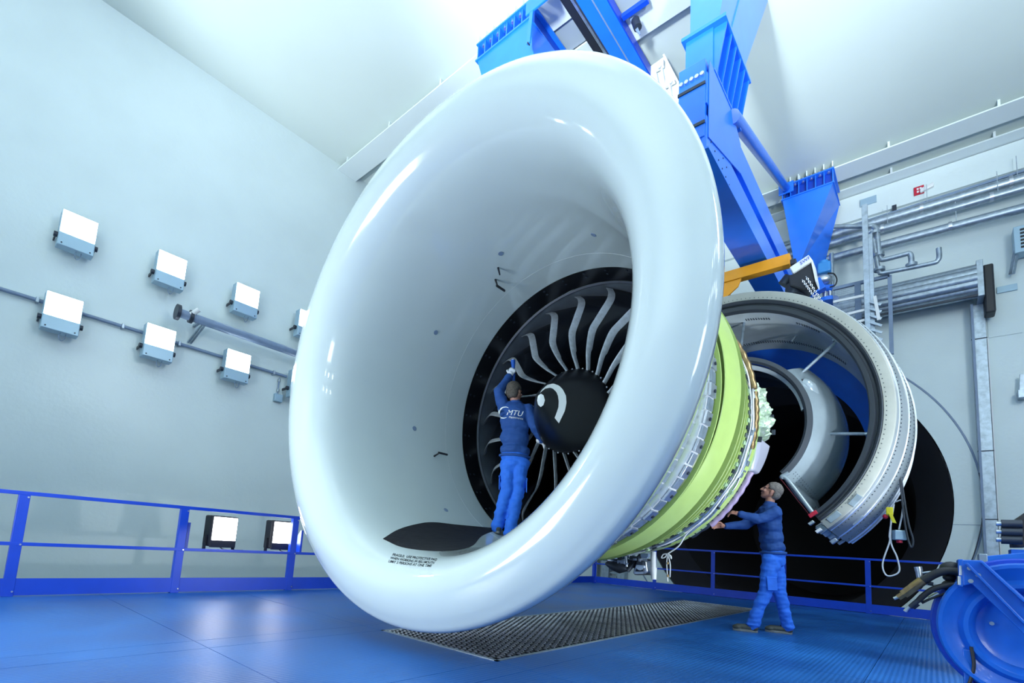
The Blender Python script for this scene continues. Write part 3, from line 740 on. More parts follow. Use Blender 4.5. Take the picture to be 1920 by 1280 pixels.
for k in range(22):
    c = obj_px(rn.uniform(1122, 1210), rn.uniform(1040, 1058), rn.uniform(5.9, 6.1))
    MB().obox(c, (rn.uniform(0.01, 0.05), 0, 0), (0, rn.uniform(0.01, 0.04), 0), (0, 0, rn.uniform(0.01, 0.03))).build('fitting', rn.choice([M_PIPE, M_STEEL, M_DARKSTEEL, M_DARKSTEEL]), eng, bevel=0.004)
m = MB(); a = obj_px(1136, 1056, 6.0); b = obj_px(1176, 1068, 6.0)
m.tube([a, a.lerp(b, 0.3), a.lerp(b, 0.7), b], [0.02, 0.06, 0.075, 0.02], 12); m.build('starter_housing', M_DARKSTEEL, eng, 50)
MB().cyl(obj_px(1174, 1040, 6.0), obj_px(1175, 1062, 6.0), 0.02, 8).build('drain_tube', M_STEEL, eng, 50)
a = obj_px(1176, 1070, 6.0); b = obj_px(1202, 1040, 6.1); MB().cyl(a, b, 0.03, 10).build('support_strut', M_DARKSTEEL, eng, 50)
MB().cyl(obj_px(1225, 1034, 6.1), obj_px(1225, 1064, 6.1), 0.035, 14).cyl(obj_px(1225, 1064, 6.1), obj_px(1226, 1086, 6.1), 0.045, 14, 0.03).build('drain_mast', M_WHITE, eng, 40)
for k in range(10):
    a = math.radians(-98 + k * 3.6); rad = Vector((math.cos(a), 0, math.sin(a))); tan = Vector((-rad.z, 0, rad.x)); c = Vector((AX, 5.66 + 0.02 * (k % 3), GZ)) + rad * 1.575
    MB().obox(c, tan * 0.055, Vector((0, 0.11, 0)), rad * 0.035).build('cover', M_DARKSTEEL if k % 2 else M_GREENP, eng, bevel=0.008)
# white tie cord hanging from the case
a = obj_px(1288, 1000, 5.62); b = obj_px(1252, 1038, 5.62); c = obj_px(1252, 1090, 5.62)
t = thing('knotted_string', 'white knotted tie cord hanging under the green fan case', 'string', c)
MB().tube(crv([obj_px(1320, 972, 5.6), a, (a + b) / 2 + Vector((0.02, 0, -0.02)), b]), 0.008, 7).build('cord', M_WHITE, t, 50)
MB().tube(crv([b, b + Vector((-0.05, 0, -0.01)), b + Vector((-0.07, 0, -0.05)), b + Vector((-0.03, 0, -0.04)), b, b + Vector((0.04, 0, -0.05)), b + Vector((0.035, 0, -0.02)), b]), 0.007, 7).build('bow', M_WHITE, t, 50)
MB().tube(crv([b, b + Vector((-0.01, 0, -0.1)), c + Vector((-0.01, 0, 0.12)), c]), 0.006, 7).build('cord', M_WHITE, t, 50)
MB().tube(crv([b, b + Vector((0.03, 0, -0.12)), b + Vector((0.03, 0, -0.24)), c + Vector((0.02, 0, 0.05))]), 0.006, 7).build('cord', M_WHITE, t, 50)
for f in (0.3, 0.75): MB().cyl(b.lerp(c, f), b.lerp(c, f + 0.08), 0.011, 8).build('clip', M_COPPER, t, 50)

# ------------------------------------------------------------------ opened reverser cowl
CC, CI = (-2.10, 2.726), (-2.04, 2.665)
cowl = thing('reverser_cowl_half', 'large grey half-ring engine cowl swung open behind the engine', 'engine cowl', (CC[0], 7.2, CC[1] - 1.9))
A0, A1 = math.radians(-50.5), math.radians(108)
MB().rev([(7.21, 1.745), (7.195, 1.75), (7.19, 1.85), (7.20, 1.866)], CC, 110, A0, A1).build('front_ring', mat('ring_grey', (0.30, 0.32, 0.30), 0.4, noise_amt=0.1), cowl, 35)
outer_prof = [(7.20, 1.866), (7.23, 1.87), (7.45, 1.93), (7.80, 1.985), (8.20, 2.00), (8.22, 2.012), (8.8, 1.985), (9.4, 1.86), (9.9, 1.68)]
MB().rev(outer_prof, CC, 110, A0, A1).build('outer_skin', M_COWL, cowl, 35)
MB().rev([(7.19, 1.745), (7.17, 1.735), (7.19, 1.715), (7.24, 1.70), (7.24, 1.68), (7.20, 1.665), (7.22, 1.62), (7.30, 1.605)], CC, 110, A0, A1).build('seal', M_SEAL, cowl, 50)
MB().rev([(7.30, 1.605), (7.7, 1.64), (8.3, 1.66), (8.9, 1.64)], CC, 110, A0, A1).build('liner', M_COWLIN, cowl, 40)
MB().rev([(8.9, 1.64), (9.1, 1.60), (9.45, 1.50), (9.9, 1.40)], CC, 110, math.radians(-20), A1).build('blue_inner_band', M_BLUE, cowl, 40)
# rivets rows on the front ring and liner
m = MB()
for row, (yy, rr, st) in enumerate(((7.205, 1.845, 0.9), (7.201, 1.775, 1.8))):
    a = A0
    while a < A1:
        rad = Vector((math.cos(a), 0, math.sin(a))); c = Vector((CC[0], 7.197, CC[1])) + rad * rr
        m.cyl(c, c - Vector((0, 0.006, 0)), 0.006, 5); a += math.radians(st)
o = m.build('rivets', M_DARKSTEEL, cowl); o['kind'] = 'stuff'
m = MB()
for row, yy in enumerate((7.55, 7.59, 8.55, 8.6)):
    a = math.radians(40)
    rr = 1.63 if row < 2 else 1.652
    while a < A1:
        if row < 2 and (int(math.degrees(a)) // 12) % 2: a += math.radians(1.2); continue
        rad = Vector((math.cos(a), 0, math.sin(a))); c = Vector((CC[0], yy, CC[1])) + rad * rr
        m.cyl(c, c - rad * 0.012, 0.008, 5); a += math.radians(1.2)
o = m.build('liner_holes', M_DARKSTEEL, cowl); o['kind'] = 'stuff'
# aft translating sleeve with its own edge, strips and stiffeners outside
for yy, rr in ((7.28, 1.885), (7.62, 1.962), (8.21, 2.018), (8.75, 1.995)):
    MB().rev([(yy, rr - 0.01), (yy + 0.005, rr + 0.008), (yy + 0.03, rr + 0.008), (yy + 0.035, rr - 0.01)], CC, 90, A0, math.radians(60)).build('outer_strip', M_STEEL, cowl, 40)
m = MB()
for yy, rr in ((7.34, 1.905), (7.7, 1.975), (8.05, 1.997)):
    a = A0
    while a < math.radians(50):
        rad = Vector((math.cos(a), 0, math.sin(a))); c = Vector((CC[0], yy, CC[1])) + rad * rr
        m.cyl(c - rad * 0.005, c + rad * 0.004, 0.007, 5); a += math.radians(1.4)
o = m.build('rivets', M_DARKSTEEL, cowl); o['kind'] = 'stuff'
# inner duct wall
B0, B1 = math.radians(-46.5), math.radians(112)
MB().rev([(7.20, 0.905), (7.17, 0.935), (7.18, 0.985), (7.22, 0.992)], CI, 90, B0, B1).build('inner_seal', M_SEAL, cowl, 50)
MB().rev([(7.22, 0.992), (7.32, 1.05), (7.5, 1.13), (7.8, 1.21), (8.1, 1.245), (8.5, 1.235), (8.9, 1.16)], CI, 90, B0, math.radians(44)).build('inner_duct', M_DUCT, cowl, 40)
MB().rev([(7.22, 0.90), (7.6, 0.98), (8.4, 1.05), (8.9, 1.05)], CI, 90, B0, B1).build('inner_duct_back', M_DARKSTEEL, cowl, 40)
MB().rev([(7.27, 0.90), (7.33, 0.86), (7.36, 0.86), (7.40, 0.90)], CI, 60, math.radians(10), B1).build('duct_stringer', M_COWLIN, cowl, 40)
MB().rev([(7.9, 0.98), (7.95, 0.93), (8.0, 0.98)], CI, 60, math.radians(20), B1).build('duct_stringer', M_SEAL, cowl, 40)
# dark upper wall closing the top of the duct
# lower bifurcation wall joining both skins
def cpt(c, r, a, y): return Vector((c[0] + r * math.cos(a), y, c[1] + r * math.sin(a)))
prof_i = crv2([(7.20, 0.96), (7.32, 1.05), (7.5, 1.13), (7.8, 1.21), (8.1, 1.245), (8.5, 1.235)], 4)
vs = []; fs = []; nr = 8
for i, (yy, ri) in enumerate(prof_i):
    pi_ = cpt(CI, ri, B0, yy); po = cpt(CC, 1.64, A0 + 0.01, yy)
    for j in range(nr + 1):
        s = j / nr; q = pi_.lerp(po, s); q += Vector((-0.03, 0, -0.03)) * math.sin(PI * s) * 0.6
        vs.append(q)
for i in range(len(prof_i) - 1):
    for j in range(nr): fs.append((i * (nr + 1) + j, i * (nr + 1) + j + 1, (i + 1) * (nr + 1) + j + 1, (i + 1) * (nr + 1) + j))
bw = MB().add(vs, fs).build('lower_wall', M_DUCT, cowl, 50)
sm = bw.modifiers.new('t', 'SOLIDIFY'); sm.thickness = 0.02
m = MB(); a_ = cpt(CI, 0.97, B0, 7.19); b_ = cpt(CC, 1.66, A0, 7.19)
m.tube(crv([cpt(CI, 0.99, B0 + 0.06, 7.2), a_ + Vector((-0.02, 0, -0.03)), a_ + Vector((0.05, 0, -0.075)), b_]), 0.028, 10); m.build('lower_edge_bead', M_DUCT, cowl, 50)
MB().tube([a_ + Vector((-0.035, 0.0, -0.05)), b_ + Vector((-0.03, 0, -0.03))], 0.006, 8).build('edge_trim', mat('dark_red_trim', (0.10, 0.006, 0.015), 0.5), cowl, 50)
# drain holes in the lower part of the duct wall
DV = MB().rev([(7.22, 0.992), (7.32, 1.05), (7.5, 1.13), (7.8, 1.21), (8.1, 1.245), (8.5, 1.235), (8.9, 1.16)], CI, 90, B0, math.radians(44)).bvh()
m = MB()
for u0, v0, u1, v1, n in ((1488, 888, 1535, 945, 15), (1492, 885, 1541, 940, 16), (1488, 897, 1508, 925, 5), (1505, 910, 1520, 925, 4)):
    for k in range(n):
        u = u0 + (u1 - u0) * k / (n - 1); v = v0 + (v1 - v0) * k / (n - 1); d = ray(u, v); h = DV.ray_cast(CAMP, d)
        if h[0] is not None:
            nn = h[1] if h[1].dot(d) < 0 else -h[1]; m.cyl(h[0] - nn * 0.002, h[0] + nn * 0.003, 0.006, 6)
if m.v: o = m.build('drain_holes', M_DARKSTEEL, cowl); o['kind'] = 'stuff'
# nose fairing with an oval hole at the top of the inner duct
p = at(1512, 722, 1, 7.36)
m = MB(); q = at(1548, 790, 1, 7.75)
m.tube(crv([p + Vector((-0.05, -0.03, 0.03)), p + Vector((0.02, 0.0, -0.02)), (p + q) / 2, q]), [0.075] * 10 + [0.085] * 10 + [0.10] * 10 + [0.05], 16, caps=False); m.build('strut_fairing', M_DUCT, cowl, 50)
pp = p + Vector((-0.05, -0.045, 0.035))
MB().sphere(pp, 0.058, 8, 0.8, 1, 0.7).build('fairing_hole', M_DARK, cowl, 50)
# rods between the inner and outer skins
for (u0, v0, u1, v1, y0, y1) in ((1396, 597, 1388, 665, 7.75, 7.35), (1572, 637, 1498, 704, 7.6, 7.45), (1512, 602, 1484, 640, 8.3, 8.3), (1633, 813, 1537, 813, 7.35, 7.6)):
    a = at(u0, v0, 1, y0); b = at(u1, v1, 1, y1)
    MB().cyl(a, b, 0.020 if y0 < 8 else 0.016, 10).build('tie_rod', M_GALV, cowl, 50)
    MB().obox(a, (0.06, 0, 0), (0, 0.035, 0), (0, 0, 0.01)).build('rod_foot', M_GALV, cowl, bevel=0.003)
# latch hardware along the lower end of the outer skin
rr = random.Random(8)
for k in range(16):
    yy = 7.18 + (k % 8) * 0.14 + 0.02; rad_ = 1.70 + (0.12 if k >= 8 else 0.02) + rr.uniform(0, 0.14)
    c = cpt(CC, rad_ + (0.02 if yy > 7.5 else -0.04), A0 - 0.02 - rr.uniform(0, 0.03), yy); rad = Vector((math.cos(A0), 0, math.sin(A0))); tan = Vector((-rad.z, 0, rad.x))
    MB().obox(c, tan * rr.uniform(0.03, 0.06), Vector((0, rr.uniform(0.02, 0.05), 0)), rad * rr.uniform(0.015, 0.05)).build('latch', rr.choice([M_STEEL, M_GALV, M_WHITE]), cowl, bevel=0.006)
c = cpt(CC, 1.64, A0, 7.17); MB().obox(c, (0.04, 0, 0.03), (0, 0.02, 0), (-0.012, 0, 0.02)).build('latch', M_RED, cowl, bevel=0.004)['label'] = 'pink painted latch'
for (a0d, rr_) in ((-46, 1.80), (-37, 1.83), (-42, 1.93)):
    a = math.radians(a0d); rad = Vector((math.cos(a), 0, math.sin(a))); tan = Vector((-rad.z, 0, rad.x)); c = cpt(CC, rr_, a, 7.19 if rr_ < 1.9 else 7.55)
    MB().obox(c, tan * 0.075, Vector((0, 0.008, 0)) , rad * 0.035).build('access_panel', M_GALV, cowl, bevel=0.003)
# cables, pendant and yellow tag hanging from the cowl
t = thing('pendant_control', 'small grey control box on a cable hanging below the open cowl', 'pendant control', at(1686, 1000, 1, 8.0))
a = at(1680, 940, 1, 8.0); p = at(1686, 1003, 1, 8.0)
MB().tube(crv([a, a + Vector((0.06, 0, 0.01)), at(1692, 960, 1, 8.0), p + Vector((0, 0, 0.07))]), 0.009, 7).build('cable', M_WHITE, t, 50)
MB().obox(p, (0.055, 0.03, 0), (-0.02, 0.04, 0), (0, 0, 0.06)).build('housing', M_LAMPBODY, t, bevel=0.01)
MB().cyl(p - Vector((0, 0, 0.06)), p - Vector((0, 0, 0.095)), 0.03, 12).build('button', M_RED, t, 50)
cb = MB().tube(crv([at(1676, 945, 1, 7.98), at(1668, 1000, 1, 7.98), at(1668, 1015, 1, 7.98), at(1655, 1055, 1, 7.98), at(1660, 1076, 1, 7.98), at(1672, 1079, 1, 7.98), at(1686, 1070, 1, 7.98), at(1682, 1045, 1, 7.98), at(1670, 1012, 1, 7.98), at(1672, 950, 1, 7.98)], 8), 0.009, 7)
tag(cb.build('hanging_cable', M_WHITE, None, 50), 'pale looped cable hanging below the open cowl, nearest the yellow tag', 'cable')
cb = MB().tube(crv([at(1683, 850, 1, 7.95), at(1688, 900, 1, 7.95), at(1694, 960, 1, 7.95), at(1700, 1000, 1, 7.95), at(1708, 1025, 1, 7.95), at(1712, 1012, 1, 7.95), at(1702, 975, 1, 7.95), at(1690, 900, 1, 7.95)], 8), 0.011, 7)
tag(cb.build('hanging_cable', M_SEAL, None, 50), 'dark looped cable hanging from the outer edge of the open cowl', 'cable')
t = thing('warning_tag', 'yellow tag and clip hanging on the lower edge of the open cowl', 'tag', at(1670, 965, 1, 7.9))
p = at(1668, 958, 1, 7.9); MB().obox(p, (0.035, 0, 0), (0, 0.015, 0), (0, 0, 0.05)).build('clip', M_TAG, t, bevel=0.01)
p = at(1673, 971, 1, 7.88); MB().obox(p, (0.02, 0, -0.004), (0, 0.006, 0), (0.02, 0, -0.06)).build('flag', M_TAG, t, bevel=0.004)
p = at(1660, 968, 1, 7.92); MB().sphere(p, 0.03, 8).build('knob', M_RED, t, 50)
# ------------------------------------------------------------------ overhead thrust frame
V = Vector
fr = thing('thrust_frame', 'massive bright blue hanging column and inclined-looking beam that carry the engine', 'support frame', (-1.9, 6.5, 5.45))
X0, X1 = -2.08, -1.75
# long beam: closed underside box with a channel-shaped right face
m = MB(); m.box(X0, X1 - 0.06, 5.30, 10.4, 5.46, 6.42); m.build('beam_core', M_BLUE, fr, bevel=0.004)
MB().box(X1 - 0.06, X1, 5.30, 10.4, 5.44, 5.86).build('lower_plate', M_BLUE, fr, bevel=0.006)
MB().box(X1 - 0.06, X1, 5.30, 10.4, 6.02, 6.42).build('upper_plate', M_BLUE, fr, bevel=0.006)
MB().box(X0 - 0.02, X1 + 0.03, 5.28, 10.4, 5.42, 5.445).build('bottom_flange', M_BLUE, fr, bevel=0.003)
# head block with front seam lines and bolt row
MB().box(X0 + 0.005, X1 - 0.02, 5.285, 6.34, 5.6, 6.60).build('head_block', M_BLUE, fr, bevel=0.006)
for z in (6.28, 5.78): MB().box(X0 + 0.0, X1 - 0.015, 5.270, 5.29, z - 0.025, z + 0.012).build('seam_strip', M_DARKSTEEL, fr)
for k in range(5):
    x = X0 + 0.04 + k * 0.06; MB().cyl((x, 5.29, 6.40), (x, 5.262, 6.40), 0.024, 12).build('bolt_head', M_STEEL, fr, 40)
m = MB()
for zc in (6.12, 5.72):
    for k in range(6): m.cyl((X1 - 0.002, 5.45 + k * 0.14, zc - 0.10 - 0.02 * k), (X1 + 0.006, 5.45 + k * 0.14, zc - 0.10 - 0.02 * k), 0.010, 6)
    for k in range(4): m.cyl((X1 - 0.002, 5.62 + k * 0.14, zc + 0.06 - 0.03 * k), (X1 + 0.006, 5.62 + k * 0.14, zc + 0.06 - 0.03 * k), 0.010, 6)
o = m.build('plate_bolts', M_DARKSTEEL, fr)
MB().prism([(X1, 5.34, 6.60), (X1, 6.30, 6.60), (X1, 6.62, 6.40), (X1, 6.62, 5.98), (X1, 5.34, 5.60)], (0.012, 0, 0)).build('gusset_plate', M_BLUE, fr, bevel=0.003)
# flange box with stiffeners
MB().box(X0 - 0.02, X1 - 0.02, 5.55, 6.60, 6.60, 7.28).build('neck', M_BLUE, fr, bevel=0.006)
MB().box(X0 - 0.06, X1 + 0.14, 5.50, 6.62, 7.25, 7.30).build('flange', M_BLUE, fr, bevel=0.004)
MB().box(X0 - 0.01, X1 + 0.02, 5.50, 6.62, 6.60, 6.63).build('flange', M_BLUE, fr, bevel=0.004)
for k in range(6):
    y = 5.58 + k * 0.195
    MB().hexa([(X1 - 0.03, y, 6.63), (X1 + 0.02, y, 6.63), (X1 + 0.02, y + 0.018, 6.63), (X1 - 0.03, y + 0.018, 6.63), (X1 - 0.03, y, 7.25), (X1 + 0.13, y, 7.25), (X1 + 0.13, y + 0.018, 7.25), (X1 - 0.03, y + 0.018, 7.25)]).build('stiffener', M_BLUE, fr)
# flared column up to the ceiling
z0, z1 = 7.30, ZC
MB().hexa([(X0, 5.64, z0), (X1, 5.64, z0), (X1, 6.58, z0), (X0, 6.58, z0), (X0 - 0.35, 6.55, z1), (X1, 6.55, z1), (X1, 8.25, z1), (X0 - 0.35, 8.25, z1)]).build('flared_column', M_BLUE, fr, bevel=0.006)
MB().bar((X1 + 0.008, 5.98, z0), (X1 + 0.008, 7.3, z1), 0.03, 0.016, up=(1, 0, 0)).build('web_rib', M_BLUE, fr)
# round brace to the rear funnel support
a = at(1374, 218, 0, X1 + 0.02); b = at(1474, 353, 1, 12.9)
MB().cyl(a, b, 0.085, 18).build('round_brace', M_BLUE, fr, 50)
MB().obox(b, (0.16, 0, 0), (0, 0.02, 0), (0.0, 0, 0.14)).build('brace_lug', M_BLUE, fr, bevel=0.01)

def funnel(name, label, tfl, tfr, tbr, tbl, bfl, bfr, bbr, bbl, nst, ztop):
    """funnel-shaped support clamped under a ceiling beam: four top and four bottom corners"""
    t = thing(name, label, 'support frame', tuple((V(tfl) + V(tbr)) / 2))
    P = [V(p) for p in (bfl, bfr, bbr, bbl, tfl, tfr, tbr, tbl)]
    MB().hexa(P).build('funnel_body', M_BLUE, t, bevel=0.01)
    x0, x1 = tfl[0], tfr[0]; y0, y1 = tfl[1], tbl[1]; z = tfl[2]
    MB().box(x0 + 0.05, x1 - 0.05, y0 + 0.12, y1 - 0.1, z, ztop).build('neck', mat('blue_paint_dark', (0.004, 0.05, 0.42), 0.4), t)
    MB().box(x0 - 0.03, x1 + 0.03, y0 - 0.03, y1 + 0.03, ztop - 0.03, ztop).build('top_flange', M_BLUE, t, bevel=0.004)
    MB().box(x0 - 0.03, x1 + 0.03, y0 - 0.03, y1 + 0.03, z - 0.015, z + 0.015).build('lower_flange', M_BLUE, t, bevel=0.004)
    for k in range(nst + 1):
        x = x0 + (x1 - x0) * k / nst
        MB().box(x - 0.01, x + 0.01, y0, y0 + 0.13, z + 0.015, ztop - 0.03).build('stiffener', M_BLUE, t)
        MB().box(x - 0.012, x + 0.012, y0 - 0.02, y0 + 0.13, ztop + 0.03, ZC).build('clamp_rib', M_BEAM, t)
        if k < nst:
            xc = x + (x1 - x0) / nst / 2
            MB().cyl((xc, y0 + 0.06, ztop - 0.06), (xc, y0 + 0.06, ztop - 0.03), 0.03, 8).cyl((xc, y0 + 0.06, ztop + 0.03), (xc, y0 + 0.06, ztop + 0.09), 0.02, 8).build('bolt', M_STEEL, t)
    return t
# left support, mostly hidden by the intake
funnel('beam_support', 'bright blue funnel support bolted under the nearest ceiling beam above the intake',
       (-6.0, 5.66, 9.72), (-4.8, 5.66, 9.72), (-4.72, 6.95, 9.72), (-6.0, 6.95, 9.72), (-5.3, 5.9, 7.3), (-4.5, 5.9, 7.3), (-4.3, 6.8, 7.3), (-5.1, 6.8, 7.3), 7, BZ)
a = at(1001, 0, 1, 5.5); b = at(991, 82, 1, 5.5)
t = thing('tie_rod', 'thin blue tie rod in front of the left blue funnel support', 'rod', b)
MB().bar(a + V((0, 0, 0.5)), b, 0.03, 0.07, up=(1, 0, 0)).build('rod', M_BLUE, t, bevel=0.004)
MB().obox(at(1010, 0, 1, 5.5), (0.25, 0, 0), (0, 0.02, 0), (0.0, 0, 0.13)).build('head_plate', M_BLUE, t, bevel=0.01)
MB().cyl(b - V((0, 0.03, 0)), b + V((0, 0.03, 0)), 0.012, 8).build('pin', M_DARKSTEEL, t)
# right support
TL = at(1467, 372, 1, 12.92); TRr = at(1556, 345, 1, 12.92); BRr = at(1592, 388, 1, 13.9)
zt = 9.70
funnel('beam_support', 'bright blue funnel support under the rear ceiling beam, right of the hanging column',
       (TL.x, 12.92, zt), (TRr.x + 0.06, 12.92, zt), (TRr.x + 0.08, 13.88, zt), (TL.x, 13.88, zt),
       tuple(at(1490, 500, 1, 13.0)), tuple(at(1497, 500, 1, 13.0)), tuple(at(1541, 518, 1, 13.85)), tuple(at(1520, 518, 1, 13.85)), 6, BZ)
# actuator cluster at the foot of the right support
t = thing('cable_actuator', 'silver and blue actuator cluster with valves under the right blue funnel support', 'actuator', at(1545, 545, 1, 13.3))
MB().sphere(at(1542, 526, 1, 13.2), 0.17, 12, 1.3, 1, 0.8).build('dome', M_STEEL, t, 60)
MB().cyl(at(1528, 540, 1, 13.2), at(1562, 541, 1, 13.2), 0.09, 12).build('collar', M_BLUE, t, 50)
for u in (1546, 1556): MB().cyl(at(u, 542, 1, 13.2), at(u + 1, 563, 1, 13.2), 0.06, 12).build('cylinder', M_STEEL, t, 50)
MB().cyl(at(1552, 562, 1, 13.2), at(1552, 569, 1, 13.2), 0.22, 16).build('base_ring', M_BLUE, t, 50)
MB().obox(at(1546, 503, 1, 13.2), (0.13, 0, 0), (0, 0.1, 0), (0, 0, 0.13)).build('valve_body', mat('light_blue_paint', (0.05, 0.30, 0.75), 0.4), t, bevel=0.04)
MB().cyl(at(1545, 497, 1, 13.2), at(1545, 490, 1, 13.2), 0.09, 12).build('valve_cap', mat('light_blue_paint', (0, 0, 0)), t, 50)
MB().tube(crv([at(1552, 512, 1, 13.1), at(1563, 513, 1, 13.1), at(1569, 523, 1, 13.1), at(1566, 534, 1, 13.1), at(1556, 538, 1, 13.1)]), 0.015, 6).build('hose', M_DARK, t, 50)
MB().obox(at(1520, 545, 1, 13.0), (0.25, 0, 0.1), (0, 0.1, 0), (-0.05, 0, 0.14)).build('foot_plate', M_BLUE, t, bevel=0.01)
MB().cyl(at(1559, 475, 1, 13.6), at(1562, 580, 1, 13.6), 0.045, 10).build('riser_pipe', M_GALV, t, 50)

# crane runway and hangers near the ceiling
t = thing('crane_runway', 'dark blue runway girder running away above the intake, left of the column', 'girder', (-3.9, 8, 9.9))
MB().box(-4.10, -3.70, 4.0, 8.6, 9.86, 9.90).build('bottom_flange', M_BLUE, t, bevel=0.004)
MB().box(-3.95, -3.87, 4.0, 8.6, 9.90, 10.04).build('web', M_RAIL, t)
MB().box(-3.70, -3.68, 4.0, 8.6, 9.86, 10.05).build('side_plate', M_RAIL, t, bevel=0.004)
MB().box(-3.66, -3.2, 6.75, 6.83, 9.92, 10.0).build('hanger_arm', M_RAIL, t)
MB().box(-3.895, -3.875, 4.0, 8.6, 9.852, 9.86).build('seam_strip', M_PIPE, t)
t = thing('conductor_rail', 'black conductor rail beside the blue runway girder', 'rail', (-4.24, 6, 9.9))
MB().box(-4.30, -4.18, 4.0, 7.9, 9.86, 9.96).build('rail', M_DARK, t)
MB().box(-4.17, -4.13, 4.0, 7.9, 9.86, 9.97).build('cover', M_GALV, t)
t = thing('cable_bundle', 'thin dark hoist cables hanging at the blue hanger arm', 'cables', at(1192, 48, 1, 6.9))
m = MB()
for k in range(4): m.cyl(at(1166 + 3 * k, 0, 1, 6.9), at(1191 + 3 * k, 56 + 3 * k, 1, 6.9), 0.012, 6)
m.build('cable', M_PIPE, t, 50)
MB().cyl(at(1191, 38, 1, 6.9), at(1196, 52, 1, 6.9), 0.07, 10).build('plug', M_DARKSTEEL, t, 50)
struct(MB().box(-5.6, -2.5, 6.34, 6.86, 10.12, 10.22).build('trim_4', mat('grey_panel', (0.33, 0.40, 0.46), 0.5)))  # grey-blue panel between the front beams, darker than the ceiling paint
# white steel bracket hanging behind the intake rim
t = thing('ceiling_bracket', 'white slotted steel bracket with bolts left of the hanging blue column', 'bracket', at(1240, 140, 1, 8.0))
P = [at(u, v, 1, 8.0) for u, v in ((1214, 128), (1246, 105), (1276, 165), (1280, 215), (1240, 190))]
MB().prism(P, (0, 0.05, 0)).build('back_plate', M_BEAM, t, bevel=0.006)
for (u0, v0, u1, v1) in ((1228, 124, 1240, 185), (1240, 118, 1250, 178), (1256, 150, 1262, 205), (1246, 106, 1278, 168)):
    MB().bar(at(u0, v0, 1, 7.97), at(u1, v1, 1, 7.97), 0.035, 0.12, up=(0, 1, 0)).build('rib', M_WHITE, t, bevel=0.004)
for u, v in ((1236, 124), (1257, 153)):
    MB().obox(at(u, v, 1, 7.93), (0.09, 0, 0), (0, 0.03, 0), (0, 0, 0.07)).build('lug', M_WHITE, t, bevel=0.006)
    MB().cyl(at(u, v, 1, 7.90), at(u, v, 1, 7.86), 0.03, 8).build('bolt', M_GALV, t)

# yellow crane traverse with chain hoist
a = at(1356, 524, 1, 7.9); b = at(1482, 488, 1, 7.9)
t = thing('yellow_spreader_beam', 'yellow crane arm reaching out from behind the intake below the blue beam', 'crane arm', a)
za = 5.5
MB().box(-4.2, b.x, 7.84, 7.98, 5.17, 5.34).build('arm', M_YEL, t, bevel=0.006)
MB().box(-2.52, -2.32, 7.86, 8.4, 4.92, 5.17).build('bracket', M_YEL, t, bevel=0.006)
MB().prism([(-2.45, 7.86, 5.17), (-2.05, 7.86, 5.17), (-2.1, 7.86, 5.05), (-2.3, 7.86, 4.9)], (0, 0.03, 0)).build('gusset', M_YEL, t)
MB().prism([(-2.50, 8.0, 5.34), (-2.35, 8.0, 5.34), (-2.8, 8.0, 6.0), (-2.95, 8.0, 6.0)], (0, 0.12, 0)).build('stay', M_YEL, t)
MB().box(b.x - 0.02, b.x + 0.07, 7.88, 7.96, 5.18, 5.25).build('end_pin', M_DARKSTEEL, t)
t = thing('chain_hoist', 'grey and black electric chain hoist with blue letters, on the yellow crane arm', 'chain hoist', at(1505, 520, 1, 7.8))
P = [at(u, v, 1, 7.700) for u, v in ((1480, 501), (1516, 477), (1524, 488), (1487, 512))]
MB().prism(P, (0, 0.30, 0)).build('cover', M_WHITE, t, bevel=0.01)
P2 = [at(u, v, 1, 7.730) for u, v in ((1487, 513), (1522, 491), (1529, 527), (1510, 545), (1480, 535), (1477, 515))]
MB().prism(P2, (0, 0.26, 0)).build('body', M_DARK, t, bevel=0.02)
P3 = [at(u, v, 1, 7.710) for u, v in ((1524, 488), (1531, 526), (1529, 528), (1521, 492))]
MB().prism(P3, (0, 0.27, 0)).build('side_cover', M_WHITE, t)
MB().cyl(at(1482, 520, 1, 7.9), at(1470, 535, 1, 7.9), 0.09, 14).build('motor', M_DARKSTEEL, t, 50)
MB().cyl(at(1492, 535, 1, 7.9), at(1490, 556, 1, 7.9), 0.13, 16).build('chain_bucket', M_DARKSTEEL, t, 50)
vs, fs = text_mesh('SWF', 0.07, 0.2)
o_ = at(1501, 497, 1, 7.695); x_ = (at(1512, 489.5, 1, 7.695) - o_).normalized(); y_ = V((0, -1, 0)).cross(x_); y_ = -y_ if y_.z < 0 else y_
MB().add([o_ + x_ * a_ + y_ * b_ + V((0, -0.002, 0)) for a_, b_ in vs], fs).build('lettering', mat('blue_ink', (0.01, 0.05, 0.5), 0.5), t)
for (u0, v0, u1, v1) in ((1504, 524, 1530, 560), (1511, 518, 1540, 565)):
    a = at(u0, v0, 1, 7.680); b2 = at(u1, v1, 1, 7.680); n = 16
    for k in range(n):
        p0 = a.lerp(b2, k / n); p1 = a.lerp(b2, (k + 1.25) / n); d = (p1 - p0).normalized(); s1 = d.cross(V((0, 1, 0))).normalized(); s2 = d.cross(s1)
        s = s1 if k % 2 else s2; c = (p0 + p1) / 2; L = (p1 - p0).length / 2
        MB().tube([c + d * L * math.cos(q * PI / 4) + s * 0.012 * math.sin(q * PI / 4) for q in range(8)], 0.0045, 5, closed=True).build('chain_link', M_STEEL, t, 60)

